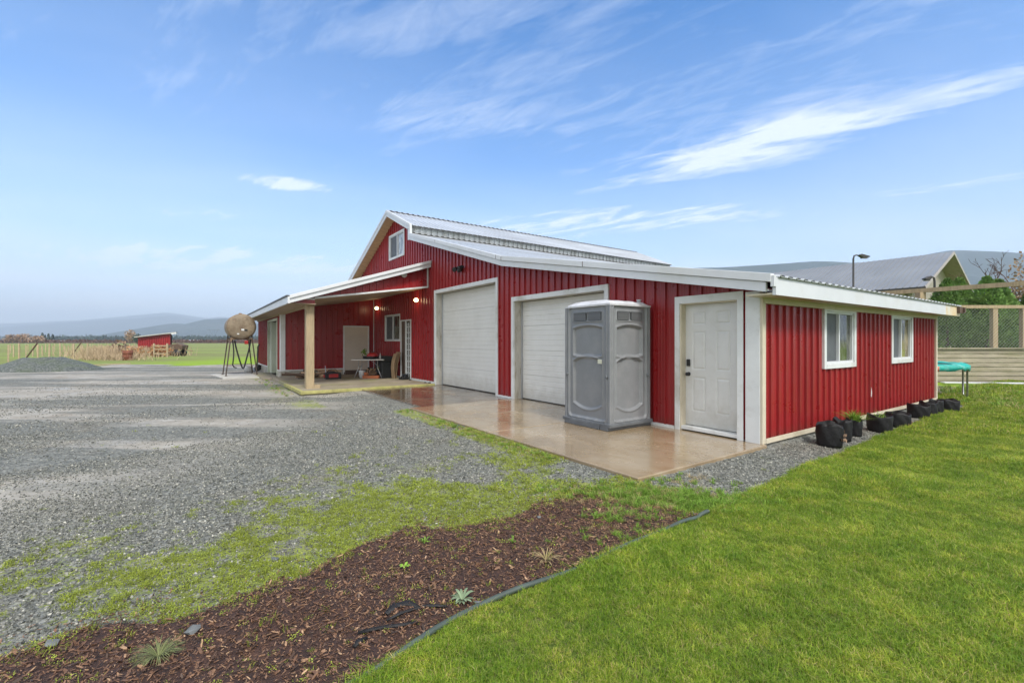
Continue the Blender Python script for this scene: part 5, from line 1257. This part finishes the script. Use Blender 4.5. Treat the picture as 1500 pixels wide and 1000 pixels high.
hills('mountain', [(760, 499), (850, 450), (900, 425), (960, 399), (1010, 393), (1070, 392), (1120, 388), (1180, 384), (1230, 386), (1290, 383), (1340, 374), (1380, 368), (1440, 371), (1500, 374), (1650, 380), (1900, 400), (2300, 440)], 2700, 1100, hill_mat('mountainside', (.03, .05, .045), (.05, .075, .06), (.16, .17, .17)), 8, 40, 760, 2400, 300)
# ================================================================= RIGHT BACKGROUND
hx, hy = 30.7, 34.0; hv, hu = UV(hx, hy)
ho = thing('neighbour_house', 'large grey house with long metal roof behind the barn', 'house', (X0, Y0, 0), RZ)
LH = 24; WH = 15.8; ez, rz2 = 5.54, 9.0; zl_ = lambda v: ez+(rz2-ez)*(1-abs(v-hv-WH/2)/(WH/2))
corr_sheet('roof', M['houseroof'], (hv, hu, ez), (hv, hu+LH, ez), (hv+WH/2, hu+LH, rz2), (hv+WH/2, hu, rz2), ho, .42, ((0, 0), (.015, .05), (.05, .05), (.065, 0)), .12)
corr_sheet('roof', M['houseroof'], (hv+WH, hu, ez), (hv+WH, hu+LH, ez), (hv+WH/2, hu+LH, rz2), (hv+WH/2, hu, rz2), ho, .42, ((0, 0), (.015, .05), (.05, .05), (.065, 0)), .12)
b = MB().box((hv+1.0, hu+1.0, -.2), (hv+1.2, hu+LH-1, ez+.35)); b.build('wall', M['housewall'], ho)
b = MB().prism([(hv+1, hu+1.2, -.2), (hv+WH-1, hu+1.2, -.2), (hv+WH-1, hu+1.2, ez+.3), (hv+WH/2, hu+1.2, rz2-.15), (hv+1, hu+1.2, ez+.3)], (0, .2, 0)); b.build('wall', mat('beige_lap_siding', (.31, .285, .25), .8, .06, 3), ho)
b = MB()
for s_ in (0, 1):
    va = hv if s_ == 0 else hv+WH
    b.prism([(va, hu-.06, ez-.22), (hv+WH/2, hu-.06, rz2-.22), (hv+WH/2, hu-.06, rz2-.01), (va, hu-.06, ez-.01)], (0, .05, 0))
b.build('bargeboard', mat('pale_grey_trim', (.36, .33, .31), .6), ho)
b = MB().prism([(hv+.02, hu, ez-.14), (hv+WH/2, hu, rz2-.14), (hv+WH/2, hu, rz2-.18), (hv+.02, hu, ez-.18)], (0, 1.3, 0)).prism([(hv+WH-.02, hu, ez-.14), (hv+WH/2, hu, rz2-.14), (hv+WH/2, hu, rz2-.18), (hv+WH-.02, hu, ez-.18)], (0, 1.3, 0)); b.build('soffit', mat('grey_soffit', (.26, .23, .20), .7), ho)
MB().box((hv-.06, hu-.05, ez-.28), (hv+.06, hu+LH, ez-.02)).box((hv+.06, hu+.1, ez-.30), (hv+1.0, hu+LH, ez-.26)).build('gutter', M['darkmetal'], ho)
for u_ in (3.4, 6.2, 9.5):
    w_ = MB().box((hv+.93, hu+u_, 3.3), (hv+.999, hu+u_+.9, 4.4)).build('window', M['white'], ho); MB().box((hv+.92, hu+u_+.08, 3.38), (hv+.929, hu+u_+.82, 4.32)).build('pane', M['glasslt'], w_)
# lamp posts
def lamp_post(px, Y, ztop, arm, lab):
    t = thing('lamp_post', lab, 'lamp post', (far(px, Y), Y, -.14), 0)
    MB().tube([(0, 0, 0), (0, 0, ztop-.25), (arm*.08, 0, ztop-.05), (arm*.3, 0, ztop), (arm*.55, 0, ztop)], [.07, .055, .05, .045, .045], 10).build('pole', M['darkmetal'], t, True)
    b = MB().prism([(arm*.45, -.13, ztop-.02), (arm*.9, -.13, ztop-.20), (arm*1.5, -.13, ztop-.14), (arm*1.5, -.13, ztop-.08), (arm*.7, -.13, ztop+.07)], (0, .26, 0)); b.build('lamp_head', M['darkmetal'], t, bevel=.02)
    MB().box((min(arm*.75, arm*1.35), -.1, ztop-.225), (max(arm*.75, arm*1.35), .1, ztop-.19)).build('lens', M['glass'], t)
lamp_post(1250, 30, 7.25, .68, 'tall dark lamp post before the house roof, head pointing right')
lamp_post(1369, 26, 5.25, -.42, 'shorter dark lamp post at the house eave, head pointing left')
# timber retaining fence, frame and wire mesh
YW = 17.6
tw = thing('timber_fence', 'low fence wall of stacked weathered planks beyond the lawn', 'fence', (10.5, YW, -.2), 0)
for k in range(8):
    z0 = .0+k*.172; MB().box((0, R.uniform(0, .03), z0), (16, .09, z0+.150)).build('board', M['greywood'] if 'greywood' in M else M.setdefault('greywood', mat('greyed_planks', (.34, .305, .225), .85, .2, 3, bump=.5, bscale=25, stretch=(.4, 4, 4), dirt=(.20, .19, .09), dscale=1.2)), tw)
MB().box((0, -.06, 1.376), (16, .15, 1.42)).build('cap_rail', M['greywood'], tw); MB().box((0, -.25, 0), (16, -.02, .13)).build('base_log', M['brown'], tw)
tf = thing('mesh_screen', 'timber frame strung with wire mesh above the plank fence', 'mesh screen', (10.5, YW+.05, 0), 0)
for px in (1458.5, 1502, 1545): x = far(px, YW+.05)-10.5; MB().box((x-.095, 0, 1.23), (x+.095, .14, 2.8) if px in (1458.5, 1502) else (x-.02, .04, 2.79)).build('post', M['wood'], tf)
MB().box((0, -.02, 2.74), (16, .16, 2.86)).build('rail', M['wood'], tf)
b = MB(); zz0, zz1 = 1.23, 2.74; X1_ = 14.0; st_ = .13; k = 0; hh = zz1-zz0; x = -hh
while x < X1_:
    for dr in (1, -1):
        xa, xb = (x, x+hh) if dr > 0 else (x+hh, x)
        za, zb = zz0, zz1
        a0, a1 = max(0, min(xa, xb)), min(X1_, max(xa, xb))
        if a1 <= a0: continue
        f = lambda q: za+(q-xa)/(xb-xa)*(zb-za)
        p0, p1 = Vector((a0, -.01*dr, f(a0))), Vector((a1, -.01*dr, f(a1))); b.tube([p0, p1], .0042, 3, False)
    x += st_
b.build('wire_mesh', M['steel'], tf)
pg_ = thing('pergola_beam', 'long bare timber top rail on posts rising above the barn eave', 'beam', (0, 0, 0), 0)
def rail_pt(px, z, u_):     # along u axis line through a given spot
    pass
pA = Vector((15.3, 13.7, 3.2)); dU = Vector((-C, S, 0)); 
b = MB(); q0 = pA-dU*4.0; q1 = pA+dU*5.2; nrm = Vector((S, C, 0))*.05
b.prism([q0-nrm+Vector((0, 0, -.07)), q0+nrm+Vector((0, 0, -.07)), q0+nrm+Vector((0, 0, .07)), q0-nrm+Vector((0, 0, .07))], q1-q0); b.build('top_rail', M['wood'], pg_)
for s_ in (2.35, -3.8, 5.1):
    p = pA+dU*s_; MB().box((p.x-.1, p.y-.1, -.2), (p.x+.1, p.y+.1, 3.13)).build('post', M['wood'], pg_)
# hedge trees
def crown_mesh(seed, h, r):
    rr = random.Random(seed); b = MB(); ti = []
    for _ in range(7000):
        z = rr.random()**.8; a = rr.uniform(0, 6.28); prof = min(1, (1-z)*2.2)**.75*(.88+.2*math.sin(a*3+seed)*math.sin(z*9+seed))
        q = rr.random()**.28; c = Vector((r*prof*q*math.cos(a), r*prof*q*math.sin(a), z*h)); s_ = rr.uniform(.06, .14)
        e = Vector((math.cos(a)*.6+rr.gauss(0, .4), math.sin(a)*.6+rr.gauss(0, .4), rr.uniform(.2, 1.1))).normalized()*s_; f = e.cross(Vector((rr.gauss(0, 1), rr.gauss(0, 1), rr.gauss(0, 1)))).normalized()*s_*.35
        b.quad(c, c+e*.5+f, c+e, c+e*.5-f); ti += [min(1, max(0, .5+.9*noise.noise(c*1.6+Vector((seed, 0, 0)))+rr.gauss(0, .15)))]*4
    o = b.build('crown', M['cedarleaf']); at = o.data.attributes.new('tint', 'FLOAT', 'POINT'); at.data.foreach_set('value', np.array(ti, np.float32)); return o
cr = [crown_mesh(s_, 4.15, 1.0) for s_ in (1, 2, 3)]; GH = 'cedars of the clipped hedge behind the mesh screen'
for i in range(12):
    x = 18.85+i*.74; Yh = 19.8+.25*math.sin(i*2.1)
    t = thing('cedar_tree', 'dense green columnar cedar in the hedge behind the wire mesh' if i else 'end cedar of the hedge, nearest the corner of the red wall', 'cedar', (x, Yh, -.15), R.uniform(0, 6), GH)
    o = cr[i % 3] if i < 3 else bpy.data.objects.new('crown', cr[i % 3].data)
    if i >= 3: COL.objects.link(o)
    o.parent = t; k = R.uniform(.88, 1.06)*(1.0 if i != 4 else .84); t.scale = (1, 1, k)
    MB().tube([(0, 0, -.1), (0, 0, 3.2)], [.09, .02], 6).build('trunk', M['bark'], t)
# bare tree
bt3 = thing('bare_tree', 'leafless tree with fine reddish twigs behind the hedge', 'tree', (far(1455, 33), 33, -.14), 0)
bb_ = MB(); tw_ = MB()
def grow(p, d, L, r, lv):
    n = 3; pts_ = [p]; q = p.copy(); dd_ = d.copy()
    for _ in range(n):
        dd_ = (dd_+Vector((R.gauss(0, .14), R.gauss(0, .14), R.gauss(0, .08)+.05))).normalized(); q = q+dd_*L/n; pts_.append(q.copy())
    (bb_ if lv < 3 else tw_).tube(pts_, [max(.012, q_) for q_ in (r, r*.85, r*.72, r*.6)], 6 if lv < 3 else 4)
    if lv >= 6: return
    for _ in range(R.choice((2, 3)) if lv < 2 else R.choice((2, 2, 3))):
        ax = Vector((R.gauss(0, 1), R.gauss(0, 1), R.gauss(0, .3))).normalized(); nd_ = (dd_+ax*R.uniform(.45, .85)).normalized()
        if nd_.z < .05: nd_.z = .15
        k = R.choice((1, 2, 3)); grow(pts_[k], nd_, L*R.uniform(.58, .76), r*.60, lv+1)
for a in (0, 2.1, 4.2): grow(Vector((0, 0, 1.8)), Vector((math.cos(a)*.45, math.sin(a)*.45, 1)).normalized(), 2.9, .13, 1)
bb_.tube([(0, 0, -.1), (.02, .02, 1.0), (0, 0, 1.9)], [.24, .2, .18], 10); bb_.build('trunk', M['bark'], bt3, True); tw_.build('crown', mat('reddish_twigs', (.10, .06, .05), .9), bt3)
clump_thing('far_tree', 'reddish brown bushy tree at the right edge behind the rail', 'tree', far(1506, 40), 40, -.14, 1.6, 8.3, 900, .3, M['tawny'], None, True)
# trampoline
tp = thing('trampoline', 'trampoline with torn teal padding on bent steel legs beside the barn', 'trampoline', (0, 0, 0), 0)
cxp, cyp = 11.58, 13.9; RTp = 1.62; zt_ = .80
b = MB(); n = 72
for i in range(n):
    a = 2*math.pi*i/n; w_ = .006*math.sin(9*a)+.008*math.sin(23*a)+.006*math.sin(41*a+1)
    for r_, z in ((RTp-.24, zt_+.02), (RTp-.05, zt_+.06+w_), (RTp+.05, zt_+.0+w_), (RTp+.05+w_, zt_-.12+3*w_), (RTp+.03, zt_-.12+3*w_)): b.v.append((cxp+r_*math.cos(a), cyp+r_*math.sin(a), z))
for i in range(n):
    for k in range(4): a = i*5+k; c = ((i+1) % n)*5+k; b.f.append((a, c, c+1, a+1))
pad = b.build('padding', M['teal'], tp, True); pad.data.materials.append(M['orange'])
for p in pad.data.polygons:
    c = p.center
    if F*c[0]/c[1]+750 < 1379 and c[1] < cyp and c[2] < zt_: p.material_index = 1
MB().lathe((cxp, cyp, zt_), [(RTp-.25, 0), (RTp-.25, .008)], 48).build('jumping_mat', M['black'], tp)
MB().tube([(cxp+(RTp-.02)*math.cos(t), cyp+(RTp-.02)*math.sin(t), zt_-.02) for t in np.linspace(0, 2*math.pi, 49)], .022, 6, False).build('rim', M['steel'], tp)
for a in (-.62, .9, 2.5, 4.1):
    ps = []
    for s_ in (-1, 1): ps.append((cxp+(RTp-.02)*math.cos(a+s_*.17), cyp+(RTp-.02)*math.sin(a+s_*.17)))
    (xa, ya), (xb, yb) = ps; zg = -.08; MB().tube([(xa, ya, zt_-.03), (xa, ya, zg+.08), (xa*.9+xb*.1, ya*.9+yb*.1, zg), (xa*.1+xb*.9, ya*.1+yb*.9, zg), (xb, yb, zg+.08), (xb, yb, zt_-.03)], .022, 8).build('leg', M['steel'], tp, True)
p_ = tag(MB().box((-1.6, -.1, 0), (1.6, .1, .05)).build('pale_board', M['fascia'], None, bevel=.01), 'pale board lying in the grass before the plank fence', 'board'); p_.location = (17.2, 16.4, -.05); p_.rotation_euler = (0, 0, -.12)
# ================================================================= SKY, SUN, AIR, CAMERA
w = bpy.data.worlds.new('World'); sc.world = w; w.use_nodes = True; nt = w.node_tree; bg = nt.nodes['Background']
SUN_EL, SUN_AZ = math.radians(50), math.radians(152)    # azimuth clockwise from +Y: right and behind the camera
sky = nd(nt, 'ShaderNodeTexSky', sky_type='NISHITA'); sky.sun_disc = False; sky.sun_elevation = SUN_EL; sky.sun_rotation = SUN_AZ
sky.air_density = 1.0; sky.dust_density = 0.6; sky.ozone_density = 2.2
tc = nd(nt, 'ShaderNodeTexCoord').outputs['Generated']
sp3 = nd(nt, 'ShaderNodeSeparateXYZ'); nt.links.new(tc, sp3.inputs[0])
zc_ = math_n(nt, 'ADD', math_n(nt, 'MAXIMUM', sp3.outputs[2], 0.0), 0.08)
cb_ = nd(nt, 'ShaderNodeCombineXYZ'); nt.links.new(math_n(nt, 'DIVIDE', sp3.outputs[0], zc_), cb_.inputs[0]); nt.links.new(math_n(nt, 'DIVIDE', sp3.outputs[1], zc_), cb_.inputs[1])
P2 = cb_.outputs[0]
def mapped(loc, rot, scl):
    mp = nd(nt, 'ShaderNodeMapping'); mp.vector_type = 'TEXTURE'; nt.links.new(P2, mp.inputs[0])
    mp.inputs['Location'].default_value = (*loc, 0); mp.inputs['Rotation'].default_value = (0, 0, rot); mp.inputs['Scale'].default_value = (*scl, 1); return mp.outputs[0]
def blob(loc, rot_deg, hl, hw, soft=.0):
    v = mapped(loc, math.radians(rot_deg), (hl, hw)); l = nd(nt, 'ShaderNodeVectorMath', operation='LENGTH'); nt.links.new(v, l.inputs[0])
    return ramp_n(nt, l.outputs['Value'], [(0.0, 1.0), (0.35, .8), (.7, .25), (1.0, 0.0)])
wis = noise_n(nt, mapped((0, 0), math.radians(-28), (2.2, .55)), 2.2, 9, .62, .7)      # long streaks
fin = noise_n(nt, mapped((3, 1), math.radians(-40), (.8, .28)), 3.0, 9, .68, 1.0)
base = math_n(nt, 'ADD', math_n(nt, 'MULTIPLY', wis, .6), math_n(nt, 'MULTIPLY', fin, .4))
tot = None
for loc, r_, hl, hw, k in (((.93, 1.955), -33, .88, .33, .95), ((1.05, 1.86), -33, .45, .16, .25), ((-1.15, 2.28), 25, .34, .15, 1.1), ((-.25, 1.72), 8, .6, .18, .22), ((.55, 2.95), -18, 1.7, .45, .85), ((-2.4, 3.7), 20, 2.4, .85, 1.3), ((-2.0, 2.6), 15, 1.0, .3, .4), ((1.50, 1.42), -40, .30, .16, .3), ((-1.75, 1.9), 15, .55, .10, .28), ((.9, 1.15), -30, .6, .2, .12), ((2.2, 2.3), -35, 1.0, .4, .35), ((-.9, 3.0), 5, 1.2, .3, .2)):
    b_ = math_n(nt, 'MULTIPLY', blob(loc, r_, hl, hw), k); tot = b_ if tot is None else math_n(nt, 'ADD', tot, b_)
wsp = ramp_n(nt, base, [(.33, 0.0), (.48, .40), (.66, 1.0)])
cl = math_n(nt, 'ADD', math_n(nt, 'MULTIPLY', tot, math_n(nt, 'ADD', math_n(nt, 'MULTIPLY', wsp, 1.5), .12)), math_n(nt, 'MULTIPLY', ramp_n(nt, base, [(.40, 0.0), (.70, 1.0)]), .5))
clm = ramp_n(nt, cl, [(0.0, 0.0), (0.5, .36), (1.4, .78)])
hzn = ramp_n(nt, sp3.outputs[2], [(0.0, .95), (0.07, .82), (.18, .50), (.36, .15), (.6, .02)])
veil = ramp_n(nt, noise_n(nt, mapped((1, 5), .3, (2.5, 1.2)), 1.0, 5, .55), [(.4, 0.0), (.75, .12)])
msk = math_n(nt, 'MAXIMUM', clm, math_n(nt, 'ADD', hzn, veil))
# unseen pale cloud deck added overhead and behind the camera as neutral fill light
bk_ = ramp_n(nt, math_n(nt, 'ADD', math_n(nt, 'MULTIPLY', sp3.outputs[1], -1.0), math_n(nt, 'MULTIPLY', base, .3)), [(0.0, 0.0), (.35, .9)])
ov_ = ramp_n(nt, sp3.outputs[2], [(.68, 0.0), (.88, .85)])
msk = math_n(nt, 'MAXIMUM', msk, math_n(nt, 'MAXIMUM', bk_, ov_), True)
skyc = mix_n(nt, 1.0, sky.outputs[0], (0.13, 0.86, 1.42), 'MULTIPLY')
fin_c = mix_n(nt, msk, skyc, mix_n(nt, math_n(nt, 'MAXIMUM', bk_, ov_), (6.9, 7.3, 8.0), (9.6, 9.3, 9.0)))
nt.links.new(fin_c, bg.inputs[0]); bg.inputs[1].default_value = 0.10
sl = bpy.data.lights.new('sun', 'SUN'); sl.energy = 2.3; sl.angle = math.radians(12); sl.color = (1, .95, .88); so_ = bpy.data.objects.new('sun', sl); COL.objects.link(so_)
d = Vector((math.sin(SUN_AZ)*math.cos(SUN_EL), math.cos(SUN_AZ)*math.cos(SUN_EL), math.sin(SUN_EL))); so_.rotation_euler = (-d).to_track_quat('-Z', 'Y').to_euler()
HAZE = True
if HAZE:
    b = MB().box((-8800, -550, -3), (8800, 8800, 530)); m = bpy.data.materials.new('pale_air'); m.use_nodes = True; nt = m.node_tree; nt.nodes.remove(nt.nodes['Principled BSDF'])
    pv = nd(nt, 'ShaderNodeVolumePrincipled'); pv.inputs['Color'].default_value = (.70, .84, 1.0, 1); pv.inputs['Density'].default_value = .00021; pv.inputs['Anisotropy'].default_value = .0; nt.links.new(pv.outputs[0], nt.nodes['Material Output'].inputs['Volume'])
    o = tag(b.build('haze', m), kind='stuff')
cam = bpy.data.cameras.new('camera'); co = bpy.data.objects.new('camera', cam); COL.objects.link(co); sc.camera = co
co.location = (0, 0, EYE); co.rotation_euler = (math.pi/2, 0, 0); cam.sensor_width = 36; cam.lens = 36*F/1500; cam.clip_end = 30000; cam.clip_start = .05
cam.shift_y = (500-HY)/1500*-1
vs = sc.view_settings; vs.view_transform = 'Standard'; vs.look = 'None'; vs.gamma = 1; vs.use_curve_mapping = False; vs.exposure = 0.8
sc.render.engine = 'CYCLES'; cy = sc.cycles; cy.use_denoising = True; cy.max_bounces = 6; cy.diffuse_bounces = 3; cy.glossy_bounces = 3; cy.transmission_bounces = 3; cy.volume_bounces = 0; cy.sample_clamp_indirect = 6
sc.render.film_transparent = False
